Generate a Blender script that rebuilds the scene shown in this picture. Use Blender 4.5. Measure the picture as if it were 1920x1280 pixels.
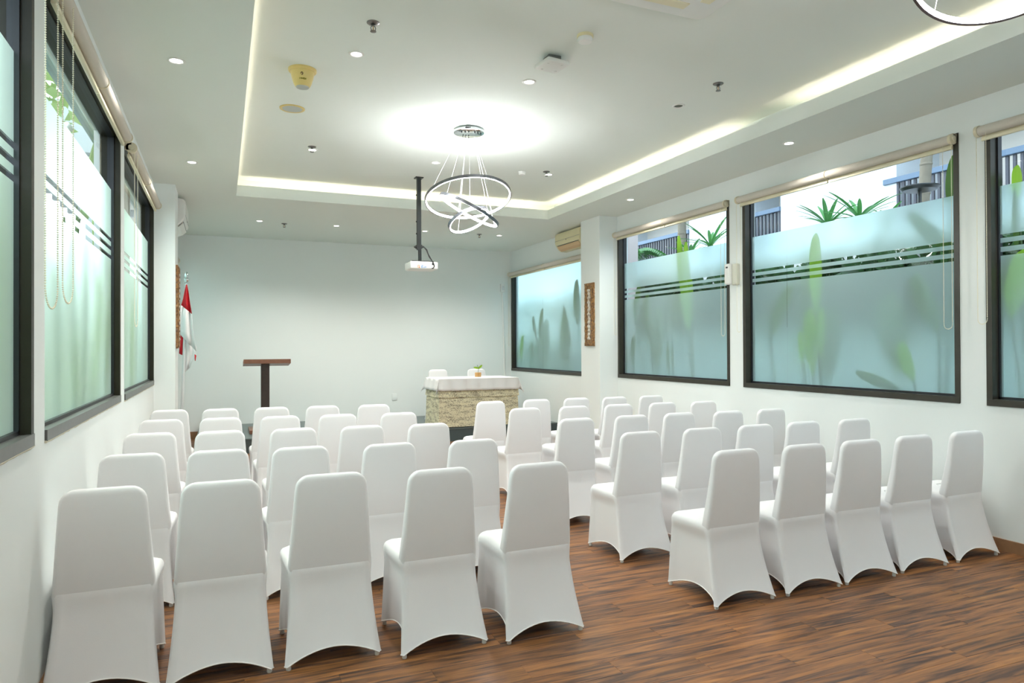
import bpy, bmesh, math, random
from mathutils import Vector, Matrix
R = math.radians
random.seed(7)
for o in list(bpy.data.objects): bpy.data.objects.remove(o)
SC = bpy.context.scene
COL = SC.collection

# ------------------------------------------------------------------ camera, sky, exposure
cam_d = bpy.data.cameras.new('camera'); cam = bpy.data.objects.new('camera', cam_d); COL.objects.link(cam)
cam_d.sensor_width = 36.0; cam_d.lens = 1286.37 / 1920 * 36.0; cam_d.clip_start = .05; cam_d.clip_end = 300
_r = Vector((0.92102947, -0.38947439, -0.00379609)); _u = Vector((7.80845e-4, -7.89985e-3, 0.99996849)); _f = Vector((0.3894921, 0.92100342, 0.00697187))
_m = Matrix((( _r.x, _u.x, -_f.x, 0.0), (_r.y, _u.y, -_f.y, 0.0), (_r.z, _u.z, -_f.z, 1.5), (0, 0, 0, 1)))
cam.matrix_world = _m
SC.camera = cam

W = bpy.data.worlds.new('sky'); SC.world = W; W.use_nodes = True
wn = W.node_tree; wn.nodes.clear()
wo = wn.nodes.new('ShaderNodeOutputWorld'); wb = wn.nodes.new('ShaderNodeBackground'); wmix = wn.nodes.new('ShaderNodeMix'); wmix.data_type = 'RGBA'
wsky = wn.nodes.new('ShaderNodeTexSky'); wsky.sky_type = 'NISHITA'; wsky.sun_disc = False; wsky.sun_elevation = R(58); wsky.sun_rotation = R(-60)
wsky.dust_density = 3.0; wsky.air_density = 1.0
SKY = 1.65
wmul = wn.nodes.new('ShaderNodeVectorMath'); wmul.operation = 'SCALE'; wmul.inputs['Scale'].default_value = .30
wn.links.new(wsky.outputs[0], wmul.inputs[0])
wmix.inputs[0].default_value = .6
wn.links.new(wmul.outputs[0], wmix.inputs[6]); wmix.inputs[7].default_value = (1.45, 1.6, 1.7, 1)
wn.links.new(wmix.outputs[2], wb.inputs[0]); wb.inputs[1].default_value = SKY
wn.links.new(wb.outputs[0], wo.inputs[0])

RING = 50.0        # chandelier strips
SPOT = 48.0        # downlights, W
COVE = 5.0         # cove strips
vs = SC.view_settings
vs.view_transform = 'Standard'; vs.look = 'None'; vs.gamma = 1.0; vs.exposure = 1.1
try: vs.use_curve_mapping = False
except Exception: pass
try:
    SC.cycles.use_denoising = True
    SC.cycles.diffuse_bounces = 6; SC.cycles.transmission_bounces = 8; SC.cycles.transparent_max_bounces = 16
    SC.cycles.sample_clamp_indirect = 6.0
except Exception: pass

# ------------------------------------------------------------------ dimensions
XL, XR = -0.707, 5.24
YB, YF = 12.45, -2.2
ZC, ZU = 3.353, 3.60
TXL, TXR, TYB, TYF = 0.164, 4.395, 9.03, -1.4
GLL, GLR = XL - .085, XR + .085      # glass planes

# ------------------------------------------------------------------ materials
def srgb(r, g, b):
    f = lambda c: ((c / 255 + .055) / 1.055) ** 2.4 if c > 10 else c / 255 / 12.92
    return (f(r), f(g), f(b), 1)
def mat(name, col, rough=.5, metal=0.0, spec=.5, emit=None, strength=0, noise=None, bump=None, sheen=0):
    m = bpy.data.materials.new(name); m.use_nodes = True
    nt = m.node_tree; p = nt.nodes['Principled BSDF']
    p.inputs['Base Color'].default_value = col; p.inputs['Roughness'].default_value = rough; p.inputs['Metallic'].default_value = metal
    p.inputs['Specular IOR Level'].default_value = spec
    if sheen: p.inputs['Sheen Weight'].default_value = sheen
    if emit: p.inputs['Emission Color'].default_value = emit; p.inputs['Emission Strength'].default_value = strength
    if noise:
        amt, sc = noise
        tc = nt.nodes.new('ShaderNodeTexCoord'); nz = nt.nodes.new('ShaderNodeTexNoise'); nz.inputs['Scale'].default_value = sc; nz.inputs['Detail'].default_value = 5
        mr = nt.nodes.new('ShaderNodeMapRange'); mr.inputs[3].default_value = 1 - amt; mr.inputs[4].default_value = 1 + amt
        mx = nt.nodes.new('ShaderNodeVectorMath'); mx.operation = 'SCALE'; mx.inputs[0].default_value = col[:3]
        nt.links.new(tc.outputs['Object'], nz.inputs['Vector']); nt.links.new(nz.outputs['Fac'], mr.inputs[0]); nt.links.new(mr.outputs[0], mx.inputs['Scale']); nt.links.new(mx.outputs[0], p.inputs['Base Color'])
    if bump:
        st, sc = bump
        tc = nt.nodes.new('ShaderNodeTexCoord'); nz = nt.nodes.new('ShaderNodeTexNoise'); nz.inputs['Scale'].default_value = sc; nz.inputs['Detail'].default_value = 4
        bp = nt.nodes.new('ShaderNodeBump'); bp.inputs['Strength'].default_value = st; bp.inputs['Distance'].default_value = .01
        nt.links.new(tc.outputs['Object'], nz.inputs['Vector']); nt.links.new(nz.outputs['Fac'], bp.inputs['Height']); nt.links.new(bp.outputs[0], p.inputs['Normal'])
    return m
M = {}
M['wall'] = mat('white_paint', (.80, .845, .835, 1), .6, spec=.25, noise=(.015, 1.3), bump=(.06, 9))
M['ceil'] = mat('ceiling_paint', (.775, .825, .785, 1), .75, spec=.2, noise=(.012, .8))
M['cover'] = mat('spandex_cover', (.80, .80, .81, 1), .62, spec=.25, sheen=.15, noise=(.015, 6), bump=(.03, 220))
M['hem'] = mat('cover_hem', (.88, .87, .85, 1), .7, spec=.2)
M['glide'] = mat('foot_glide', (.72, .73, .70, 1), .45)
M['bronze'] = mat('bronze_aluminium', (.040, .036, .027, 1), .36, metal=.15, noise=(.25, 14))
M['bronze_dark'] = mat('olive_bronze_aluminium', (.020, .018, .010, 1), .42, metal=.0, spec=.3, noise=(.25, 14))
M['darkframe'] = mat('dark_rubber', (.012, .014, .018, 1), .4)
M['sill'] = mat('grey_aluminium', (.13, .135, .13, 1), .38, metal=.2, noise=(.15, 20))
M['caulk'] = mat('old_caulk', (.62, .58, .45, 1), .8, noise=(.2, 40))
M['blind'] = mat('beige_blind_fabric', (.60, .56, .49, 1), .75, noise=(.04, 60), bump=(.08, 300))
M['blindbar'] = mat('cream_blind_bar', (.80, .75, .55, 1), .4)
M['bracket'] = mat('ivory_plastic', (.68, .62, .46, 1), .4)
M['bead'] = mat('ivory_beads', (.88, .84, .66, 1), .35)
M['chrome'] = mat('chrome', (.72, .76, .78, 1), .12, metal=1)
M['steel'] = mat('dull_steel', (.25, .25, .25, 1), .35, metal=1)
M['ringmetal'] = mat('grey_ring_metal', (.18, .19, .21, 1), .3, metal=.85)
M['led'] = mat('led_strip', (1, 1, 1, 1), .5, emit=(.98, .99, 1, 1), strength=RING)
M['coveled'] = mat('cove_led', (1, .9, .7, 1), .5, emit=(1.0, .83, .69, 1), strength=COVE)
M['dl'] = mat('downlight_lens', (1, 1, 1, 1), .4, emit=(1, .95, .86, 1), strength=9)
M['dloff'] = mat('downlight_dark_lens', (.10, .10, .08, 1), .4)
M['whiteplastic'] = mat('white_plastic', (.80, .81, .79, 1), .35)
M['creamplastic'] = mat('aged_cream_plastic', (.74, .68, .43, 1), .38, noise=(.06, 5))
M['ivory'] = mat('pale_ivory_plastic', (.66, .66, .57, 1), .4)
M['yellowplastic'] = mat('yellowed_plastic', (.72, .57, .22, 1), .35, noise=(.08, 14))
M['tanplastic'] = mat('tan_louvre', (.62, .42, .22, 1), .45)
M['grille'] = mat('grey_speaker_grille', (.52, .55, .52, 1), .6, bump=(.4, 700))
M['black'] = mat('black_metal', (.022, .026, .026, 1), .38, metal=.4)
M['blackrub'] = mat('black_rubber', (.015, .015, .018, 1), .5)
M['walnut'] = mat('walnut_laminate', (.23, .10, .058, 1), .38, noise=(.22, 24))
M['darkwood'] = mat('dark_wood_veneer', (.050, .032, .026, 1), .38, noise=(.25, 18))
M['baseboard'] = mat('brown_baseboard', (.30, .165, .085, 1), .45, noise=(.25, 22))
M['stage'] = mat('stage_carpet', (.060, .085, .088, 1), .55, noise=(.2, 60), bump=(.15, 300))
M['stagetop'] = mat('stage_deck', (.085, .115, .115, 1), .32, noise=(.15, 30))
M['linen'] = mat('white_linen', (.80, .80, .80, 1), .8, bump=(.1, 200))
M['red'] = mat('red_flag_cloth', (.62, .012, .022, 1), .6, noise=(.06, 12))
M['flagwhite'] = mat('white_flag_cloth', (.84, .84, .85, 1), .65)
M['silver'] = mat('white_enamel', (.72, .74, .75, 1), .25)
M['bamboo'] = mat('bamboo_pot', (.52, .29, .10, 1), .5, noise=(.25, 40))
M['orange'] = mat('orange_print', (.85, .22, .04, 1), .5)
M['blue'] = mat('blue_print', (.05, .25, .62, 1), .5)
M['olive'] = mat('olive_print', (.28, .25, .01, 1), .5)
M['brownprint'] = mat('brown_print', (.055, .015, .012, 1), .5)
M['cladding'] = mat('exterior_white_wall', (.60, .65, .69, 1), .8, noise=(.02, .7))
M['planter'] = mat('white_planter_wall', (.80, .86, .88, 1), .8, noise=(.03, 1.2))
M['extwall2'] = mat('exterior_beige_wall', (.70, .66, .60, 1), .8, noise=(.03, 1))
M['extgrey'] = mat('exterior_soffit', (.36, .38, .40, 1), .8, noise=(.12, 2))
M['rail'] = mat('blue_grey_rail', (.075, .13, .20, 1), .4)
M['slat'] = mat('dark_balcony_slat', (.035, .04, .055, 1), .5)
M['pinkpier'] = mat('pinkish_render', (.60, .52, .49, 1), .8, noise=(.05, 3))
M['tanpier'] = mat('tan_render', (.52, .45, .36, 1), .8, noise=(.08, 6))
M['ground'] = mat('garden_soil', (.08, .07, .05, 1), .95, noise=(.3, 5))
M['trunk'] = mat('palm_trunk', (.17, .15, .11, 1), .85, noise=(.25, 12), bump=(.3, 30))
M['teal'] = mat('teal_head_reflection', (.16, .34, .33, 1), .3, noise=(.15, 9))  # reflected teal at the window heads, put in as a colour
M['hose'] = mat('white_hose', (.82, .80, .74, 1), .5)

def leaf_mat(name, c1, c2, trans=.45, scale=5):
    m = bpy.data.materials.new(name); m.use_nodes = True; nt = m.node_tree; nt.nodes.clear()
    out = nt.nodes.new('ShaderNodeOutputMaterial'); mx = nt.nodes.new('ShaderNodeMixShader'); d = nt.nodes.new('ShaderNodeBsdfPrincipled'); t = nt.nodes.new('ShaderNodeBsdfTranslucent')
    tc = nt.nodes.new('ShaderNodeTexCoord'); nz = nt.nodes.new('ShaderNodeTexNoise'); nz.inputs['Scale'].default_value = scale; nz.inputs['Detail'].default_value = 3
    cm = nt.nodes.new('ShaderNodeMix'); cm.data_type = 'RGBA'; cm.inputs[6].default_value = c1; cm.inputs[7].default_value = c2
    nt.links.new(tc.outputs['Object'], nz.inputs['Vector']); nt.links.new(nz.outputs['Fac'], cm.inputs[0])
    nt.links.new(cm.outputs[2], d.inputs['Base Color']); nt.links.new(cm.outputs[2], t.inputs['Color']); d.inputs['Roughness'].default_value = .4
    mx.inputs[0].default_value = trans
    nt.links.new(d.outputs[0], mx.inputs[1]); nt.links.new(t.outputs[0], mx.inputs[2]); nt.links.new(mx.outputs[0], out.inputs[0])
    return m
M['leafA'] = leaf_mat('bright_paddle_leaf', (.22, .40, .02, 1), (.34, .54, .05, 1))
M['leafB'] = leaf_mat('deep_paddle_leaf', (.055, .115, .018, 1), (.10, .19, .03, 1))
M['leafC'] = leaf_mat('spiky_leaf', (.025, .15, .035, 1), (.07, .26, .05, 1), .3)
M['leafD'] = leaf_mat('hedge_leaf', (.02, .07, .03, 1), (.07, .16, .05, 1))
M['leafE'] = leaf_mat('pale_leaf', (.16, .30, .07, 1), (.34, .46, .14, 1))

def glass_mat(name, tint, film=False, milk=.42, milkcol=(.75, .85, .84, 1)):
    m = bpy.data.materials.new(name); m.use_nodes = True; nt = m.node_tree; nt.nodes.clear()
    out = nt.nodes.new('ShaderNodeOutputMaterial'); mx = nt.nodes.new('ShaderNodeMixShader')
    if not film:
        tr = nt.nodes.new('ShaderNodeBsdfTransparent'); tr.inputs[0].default_value = tint
        gl = nt.nodes.new('ShaderNodeBsdfGlossy'); gl.inputs['Roughness'].default_value = .02
        fr = nt.nodes.new('ShaderNodeFresnel'); fr.inputs['IOR'].default_value = 1.35
        nt.links.new(fr.outputs[0], mx.inputs[0]); nt.links.new(tr.outputs[0], mx.inputs[1]); nt.links.new(gl.outputs[0], mx.inputs[2])
    else:
        rf = nt.nodes.new('ShaderNodeBsdfRefraction'); rf.inputs['Color'].default_value = tint; rf.inputs['Roughness'].default_value = .92; rf.inputs['IOR'].default_value = 1.10
        df = nt.nodes.new('ShaderNodeBsdfDiffuse'); df.inputs[0].default_value = milkcol
        tl = nt.nodes.new('ShaderNodeBsdfTranslucent'); tl.inputs[0].default_value = milkcol
        m2 = nt.nodes.new('ShaderNodeMixShader'); m2.inputs[0].default_value = .5
        nt.links.new(df.outputs[0], m2.inputs[1]); nt.links.new(tl.outputs[0], m2.inputs[2])
        mx.inputs[0].default_value = milk
        nt.links.new(rf.outputs[0], mx.inputs[1]); nt.links.new(m2.outputs[0], mx.inputs[2])
    nt.links.new(mx.outputs[0], out.inputs[0])
    return m
M['glassL'] = glass_mat('clear_glass_green', (.90, .97, .93, 1)); M['glassR'] = glass_mat('clear_glass_blue', (.84, .93, .97, 1))
M['filmL'] = glass_mat('frosted_film_mint', (.80, .97, .88, 1), True, .52, (.76, .92, .83, 1))
M['filmR'] = glass_mat('frosted_film_aqua', (.72, .95, .93, 1), True, .47, (.72, .92, .91, 1))

def wood_floor():
    m = bpy.data.materials.new('wood_floor'); m.use_nodes = True; nt = m.node_tree; p = nt.nodes['Principled BSDF']
    N = nt.nodes.new; L = nt.links.new
    tc = N('ShaderNodeTexCoord'); oi = N('ShaderNodeObjectInfo'); at = N('ShaderNodeAttribute'); at.attribute_name = 'rnd'
    add = N('ShaderNodeMath'); L(oi.outputs['Random'], add.inputs[0]); L(at.outputs['Fac'], add.inputs[1])
    mul = N('ShaderNodeMath'); mul.operation = 'MULTIPLY'; mul.inputs[1].default_value = 53.7; L(add.outputs[0], mul.inputs[0])
    cx = N('ShaderNodeCombineXYZ'); L(mul.outputs[0], cx.inputs[0]); L(mul.outputs[0], cx.inputs[2])
    va = N('ShaderNodeVectorMath'); va.operation = 'ADD'; L(tc.outputs['Object'], va.inputs[0]); L(cx.outputs[0], va.inputs[1])
    mp = N('ShaderNodeMapping'); mp.inputs['Scale'].default_value = (1.9, 30, 1); L(va.outputs[0], mp.inputs[0])
    n1 = N('ShaderNodeTexNoise'); n1.inputs['Scale'].default_value = 1.0; n1.inputs['Detail'].default_value = 5; n1.inputs['Roughness'].default_value = .62; n1.inputs['Distortion'].default_value = .9; L(mp.outputs[0], n1.inputs['Vector'])
    cr = N('ShaderNodeValToRGB'); e = cr.color_ramp.elements
    e[0].position = .30; e[0].color = (.026, .014, .012, 1); e[1].position = .78; e[1].color = (.47, .215, .060, 1)
    for pos, c in ((.41, (.090, .042, .024, 1)), (.52, (.23, .097, .034, 1)), (.64, (.33, .142, .044, 1))):
        q = cr.color_ramp.elements.new(pos); q.color = c
    L(n1.outputs['Fac'], cr.inputs[0])
    mr = N('ShaderNodeMapRange'); mr.inputs[3].default_value = .86; mr.inputs[4].default_value = 1.14
    fr = N('ShaderNodeMath'); fr.operation = 'FRACT'; L(mul.outputs[0], fr.inputs[0]); L(fr.outputs[0], mr.inputs[0])
    sc = N('ShaderNodeVectorMath'); sc.operation = 'SCALE'; L(cr.outputs[0], sc.inputs[0]); L(mr.outputs[0], sc.inputs['Scale'])
    L(sc.outputs[0], p.inputs['Base Color']); p.inputs['Roughness'].default_value = .42; p.inputs['Specular IOR Level'].default_value = .4
    bp = N('ShaderNodeBump'); bp.inputs['Strength'].default_value = .12; bp.inputs['Distance'].default_value = .003; L(n1.outputs['Fac'], bp.inputs['Height']); L(bp.outputs[0], p.inputs['Normal'])
    return m
M['floor'] = wood_floor()

def batik():
    m = bpy.data.materials.new('printed_table_skirt'); m.use_nodes = True; nt = m.node_tree; p = nt.nodes['Principled BSDF']; N = nt.nodes.new; L = nt.links.new
    tc = N('ShaderNodeTexCoord'); mp = N('ShaderNodeMapping'); mp.inputs['Scale'].default_value = (55, 55, 150); L(tc.outputs['Object'], mp.inputs[0])
    n1 = N('ShaderNodeTexNoise'); n1.inputs['Scale'].default_value = 1; n1.inputs['Detail'].default_value = 3; L(mp.outputs[0], n1.inputs['Vector'])
    mp2 = N('ShaderNodeMapping'); mp2.inputs['Scale'].default_value = (6, 6, 26); mp2.inputs['Rotation'].default_value = (0, R(20), 0); L(tc.outputs['Object'], mp2.inputs[0])
    n2 = N('ShaderNodeTexNoise'); n2.inputs['Scale'].default_value = 1; n2.inputs['Detail'].default_value = 2; L(mp2.outputs[0], n2.inputs['Vector'])
    ad = N('ShaderNodeMath'); ad.operation = 'MULTIPLY_ADD'; ad.inputs[1].default_value = .55; L(n2.outputs['Fac'], ad.inputs[0]); L(n1.outputs['Fac'], ad.inputs[2])
    cr = N('ShaderNodeValToRGB'); e = cr.color_ramp.elements; e[0].position = .97; e[0].color = (.74, .69, .49, 1); e[1].position = 1.0; e[1].color = (.30, .27, .19, 1)
    sb = N('ShaderNodeMath'); sb.operation = 'MULTIPLY'; sb.inputs[1].default_value = .93; L(ad.outputs[0], sb.inputs[0]); L(sb.outputs[0], cr.inputs[0])
    e[0].position = .715; e[1].position = .80
    L(cr.outputs[0], p.inputs['Base Color']); p.inputs['Roughness'].default_value = .85
    return m
M['batik'] = batik()
def carved(name, cols, scale):
    m = mat(name, cols[0], .45); nt = m.node_tree; p = nt.nodes['Principled BSDF']; N = nt.nodes.new; L = nt.links.new
    tc = N('ShaderNodeTexCoord'); n = N('ShaderNodeTexNoise'); n.inputs['Scale'].default_value = scale; n.inputs['Detail'].default_value = 4
    cr = N('ShaderNodeValToRGB'); e = cr.color_ramp.elements; e[0].position = .35; e[0].color = cols[0]; e[1].position = .65; e[1].color = cols[1]
    L(tc.outputs['Object'], n.inputs['Vector']); L(n.outputs['Fac'], cr.inputs[0]); L(cr.outputs[0], p.inputs['Base Color'])
    return m
M['carve'] = carved('gilded_carving', ((.10, .045, .018, 1), (.36, .19, .06, 1)), 34)
M['carve2'] = carved('silvered_carving', ((.42, .36, .30, 1), (.66, .64, .58, 1)), 30)

# ------------------------------------------------------------------ mesh helpers
WLOC = {}
class MB:
    def __init__(s): s.v = []; s.f = []
    def add(s, vs, fs):
        b = len(s.v); s.v += [tuple(p) for p in vs]; s.f += [tuple(i + b for i in f) for f in fs]
    def box(s, x0, x1, y0, y1, z0, z1, rot=None, c=None):
        vs = [(x, y, z) for x in (x0, x1) for y in (y0, y1) for z in (z0, z1)]
        if rot is not None: vs = [tuple(rot @ (Vector(p) - Vector(c)) + Vector(c)) for p in vs]
        s.add(vs, [(0, 1, 3, 2), (4, 6, 7, 5), (0, 4, 5, 1), (2, 3, 7, 6), (0, 2, 6, 4), (1, 5, 7, 3)]); return s
    def rbox(s, x0, x1, y0, y1, z0, z1, r=.005, seg=2):
        bm = bmesh.new(); bmesh.ops.create_cube(bm, size=1)
        for v in bm.verts: v.co = Vector(((x0 + x1) / 2 + v.co.x * (x1 - x0), (y0 + y1) / 2 + v.co.y * (y1 - y0), (z0 + z1) / 2 + v.co.z * (z1 - z0)))
        bmesh.ops.bevel(bm, geom=bm.edges[:], offset=r, segments=seg, affect='EDGES', profile=.5)
        bm.verts.index_update(); s.add([v.co[:] for v in bm.verts], [[v.index for v in f.verts] for f in bm.faces]); bm.free(); return s
    def loft(s, rings, closed=True, cap=True, loop=False):
        n = len(rings[0]); vs = [p for r in rings for p in r]; fs = []
        for i in range(len(rings) - (0 if loop else 1)):
            a = i * n; b = ((i + 1) % len(rings)) * n
            for j in range(n if closed else n - 1):
                k = (j + 1) % n; fs.append((a + j, a + k, b + k, b + j))
        if cap and not loop: fs.append(tuple(reversed(range(n)))); fs.append(tuple(range((len(rings) - 1) * n, len(rings) * n)))
        s.add(vs, fs); return s
    def tube(s, pts, r, n=8, cap=True):
        pts = [Vector(p) for p in pts]; rr = r if isinstance(r, (list, tuple)) else [r] * len(pts)
        rings = []; prev = None
        for i, p in enumerate(pts):
            d = (pts[min(i + 1, len(pts) - 1)] - pts[max(i - 1, 0)]).normalized()
            if prev is None:
                a = Vector((0, 0, 1)) if abs(d.z) < .9 else Vector((1, 0, 0)); u = d.cross(a).normalized()
            else:
                u = (prev - d * prev.dot(d)).normalized()
            prev = u; w = d.cross(u)
            rings.append([p + (u * math.cos(t) + w * math.sin(t)) * rr[i] for t in [2 * math.pi * k / n for k in range(n)]])
        return s.loft(rings, cap=cap)
    def lathe(s, prof, n=24, c=(0, 0, 0), cap=True):
        rings = [[(c[0] + r * math.cos(2 * math.pi * k / n), c[1] + r * math.sin(2 * math.pi * k / n), c[2] + z) for k in range(n)] for r, z in prof]
        return s.loft(rings, cap=cap)
    def grid(s, P, nu, nv):
        vs = [P(i / nu, j / nv) for j in range(nv + 1) for i in range(nu + 1)]
        s.add(vs, [(j * (nu + 1) + i, j * (nu + 1) + i + 1, (j + 1) * (nu + 1) + i + 1, (j + 1) * (nu + 1) + i) for j in range(nv) for i in range(nu)]); return s
    def mesh(s, name, m, off=(0, 0, 0), smooth=False, recalc=True):
        me = bpy.data.meshes.new(name); me.from_pydata([(a - off[0], b - off[1], c - off[2]) for a, b, c in s.v], [], s.f); me.materials.append(m)
        if recalc: bm = bmesh.new(); bm.from_mesh(me); bmesh.ops.recalc_face_normals(bm, faces=bm.faces); bm.to_mesh(me); bm.free()
        if smooth is not False:
            me.polygons.foreach_set('use_smooth', [True] * len(me.polygons))
            ang = 40 if smooth is True else smooth
            try: me.set_sharp_from_angle(angle=R(ang))
            except Exception: pass
        me.update(); return me
    def build(s, name, m, parent=None, smooth=False, label=None, local=False, solid=None, recalc=True):
        off = (0, 0, 0)
        if parent is not None and not local: off = WLOC.get(parent.name, (0, 0, 0))
        o = bpy.data.objects.new(name, s.mesh(name, m, off, smooth, recalc)); COL.objects.link(o)
        if parent is not None: o.parent = parent
        WLOC[o.name] = off
        if label: o['label'] = label
        if solid:
            md = o.modifiers.new('solid', 'SOLIDIFY'); md.thickness = solid; md.offset = 0
        return o
def tag(o, label=None, cat=None, group=None, kind=None):
    if label: o['label'] = label
    if cat: o['category'] = cat
    if group: o['group'] = group
    if kind: o['kind'] = kind
    return o
def thing(name, label, cat, loc=(0, 0, 0), rz=0, group=None):
    o = bpy.data.objects.new(name, None); COL.objects.link(o); o.location = loc; o.rotation_euler = (0, 0, rz); o.empty_display_size = .1
    WLOC[o.name] = tuple(loc); return tag(o, label, cat, group)
def structure(o, label=None): return tag(o, label, None, None, 'structure')
def dup(root, loc, label=None, rz=None, group=None):
    r = root.copy(); COL.objects.link(r); r.location = loc
    if rz is not None: r.rotation_euler = (0, 0, rz)
    WLOC[r.name] = tuple(loc)
    if label: r['label'] = label
    if group: r['group'] = group
    for ch in list(root.children):
        c = ch.copy(); COL.objects.link(c); c.parent = r
        for g in list(ch.children):
            d = g.copy(); COL.objects.link(d); d.parent = c
    return r

# ------------------------------------------------------------------ room shell
fl = MB().box(XL - .3, XR + .3, YF - .1, YB + .2, -.06, -.008).build('floor', M['darkwood']); structure(fl)
PW = .128
plank_cache = {}
def plank_mesh(w, l):
    key = (round(l, 3))
    if key not in plank_cache:
        mb = MB(); b = .0012; t = .008
        mb.add([(0, 0, -t), (l, 0, -t), (l, w, -t), (0, w, -t), (0, 0, -b), (l, 0, -b), (l, w, -b), (0, w, -b), (b, b, 0), (l - b, b, 0), (l - b, w - b, 0), (b, w - b, 0)],
               [(0, 1, 5, 4), (1, 2, 6, 5), (2, 3, 7, 6), (3, 0, 4, 7), (4, 5, 9, 8), (5, 6, 10, 9), (6, 7, 11, 10), (7, 4, 8, 11), (8, 9, 10, 11)])
        plank_cache[key] = mb.mesh('plank', M['floor'])
    return plank_cache[key]
far = MB(); far_r = []
row = 0; y = 1.30 - 28 * PW
while y < YB - .01:
    x = XL; first = [1.2, .8, .4][row % 3]
    w = min(PW - .0006, YB - y)
    while x < XR - .02:
        l = min(first if x == XL else 1.2, XR - x); first = 1.2
        if 1.3 - PW < y < 6.4:
            o = bpy.data.objects.new('plank', plank_mesh(w, l - .0006)); COL.objects.link(o); o.parent = fl; o.location = (x, y, 0)
        else:
            n0 = len(far.f); far.box(x, x + l - .0006, y, y + w, -.008, 0); far_r += [random.random()] * (len(far.f) - n0)
        x += l
    y += PW; row += 1
fo = far.build('planks', M['floor'], fl); fo['kind'] = 'stuff'
a = fo.data.attributes.new('rnd', 'FLOAT', 'FACE'); a.data.foreach_set('value', far_r)

WINS_R = [('window_1', 9.25, 12.42, 1.03, 2.93, False), ('window_2', 6.125, 8.48, 1.05, 3.13, True), ('window_3', 3.523, 5.909, 1.05, 3.135, True), ('window_4', .92, 3.325, 1.05, 3.135, True)]
WINS_L = [('window_5', 9.30, 12.35, 1.08, 2.93, False), ('window_6', 6.156, 8.64, 1.09, 3.12, True), ('window_7', 3.525, 5.904, 1.10, 3.12, True), ('window_8', .92, 3.315, 1.11, 3.12, True)]
def side_wall(name, x0, x1, wins):
    mb = MB(); ys = [YF]
    ws = sorted([(w[1], w[2], w[3], w[4]) for w in wins])
    y = YF
    for a, b, z0, z1 in ws:
        mb.box(x0, x1, y, a, 0, ZU + .2); mb.box(x0, x1, a, b, 0, z0); mb.box(x0, x1, a, b, z1, ZU + .2); y = b
    mb.box(x0, x1, y, YB + .2, 0, ZU + .2)
    return mb
wr = structure(side_wall('wall_right', XR, XR + .17, WINS_R).build('wall_right', M['wall']))
wl = structure(side_wall('wall_left', XL - .17, XL, WINS_L).build('wall_left', M['wall']))
wbk = structure(MB().box(XL - .17, XR + .17, YB, YB + .2, 0, ZU + .2).build('wall_back', M['wall']))
structure(MB().box(XL - .17, XR + .17, YF - .15, YF, 0, ZU + .2).build('wall_front', M['wall']))
structure(MB().rbox(4.945, XR + .02, 8.49, 9.04, 0, ZC + .02, .004).build('pillar_right', M['wall']))
structure(MB().rbox(XL - .02, -.487, 8.665, 9.17, 0, ZC + .02, .004).build('pillar_left', M['wall']))
# ceiling: low soffit ring, fascia lip, cove trough and raised tray
cv = .21
cb = MB()
X0, X1 = XL - .17, XR + .17
for (a, b, c, d) in ((X0, TXL, YF - .15, YB + .2), (TXR, X1, YF - .15, YB + .2), (TXL, TXR, TYB, YB + .2), (TXL, TXR, YF - .15, TYF)):
    cb.box(a, b, c, d, ZC, ZC + .03)
lip = .020; zl = ZC + .135
for (a, b, c, d) in ((TXL - lip, TXL, TYF - lip, TYB + lip), (TXR, TXR + lip, TYF - lip, TYB + lip), (TXL, TXR, TYB, TYB + lip), (TXL, TXR, TYF - lip, TYF)):
    cb.box(a, b, c, d, ZC + .03, zl)
cb.box(X0, TXL - cv, YF - .15, YB + .2, ZC + .03, ZU + .1); cb.box(TXR + cv, X1, YF - .15, YB + .2, ZC + .03, ZU + .1)
cb.box(TXL - cv, TXR + cv, TYB + cv, YB + .2, ZC + .03, ZU + .1); cb.box(TXL - cv, TXR + cv, YF - .15, TYF - cv, ZC + .03, ZU + .1)
cb.box(TXL - cv, TXR + cv, TYF - cv, TYB + cv, ZU, ZU + .1)
ce = structure(cb.build('ceiling', M['ceil']))
zz = ZC + .034
def strip(a, b, c, d, label):
    tag(MB().box(a, b, c, d, zz, zz + .012).build('light_strip', M['coveled']), label, 'light strip', 'warm strips in the ceiling cove')
strip(TXL + .05, TXR - .05, TYB + .075, TYB + .095, 'warm LED strip hidden in the cove along the stage end of the ceiling tray')
strip(TXR + .075, TXR + .095, 5.15, TYB + .04, 'warm LED strip in the table side cove, stretch beyond the dark gap')
strip(TXR + .075, TXR + .095, TYF + .1, 4.45, 'warm LED strip in the table side cove, stretch before the dark gap')
strip(TXL - .095, TXL - .075, TYF + .1, TYB - .05, 'warm LED strip in the cove on the flag side')
# baseboards
structure(MB().box(XR - .014, XR + .001, YF, 8.49, 0, .085).build('baseboard_right', M['baseboard']))
structure(MB().box(XL - .001, XL + .014, YF, 8.66, 0, .10).build('baseboard_left', M['baseboard']))
structure(MB().box(XL, XR, YB - .014, YB + .001, 0, .115).build('baseboard_back', M['baseboard']))

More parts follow.
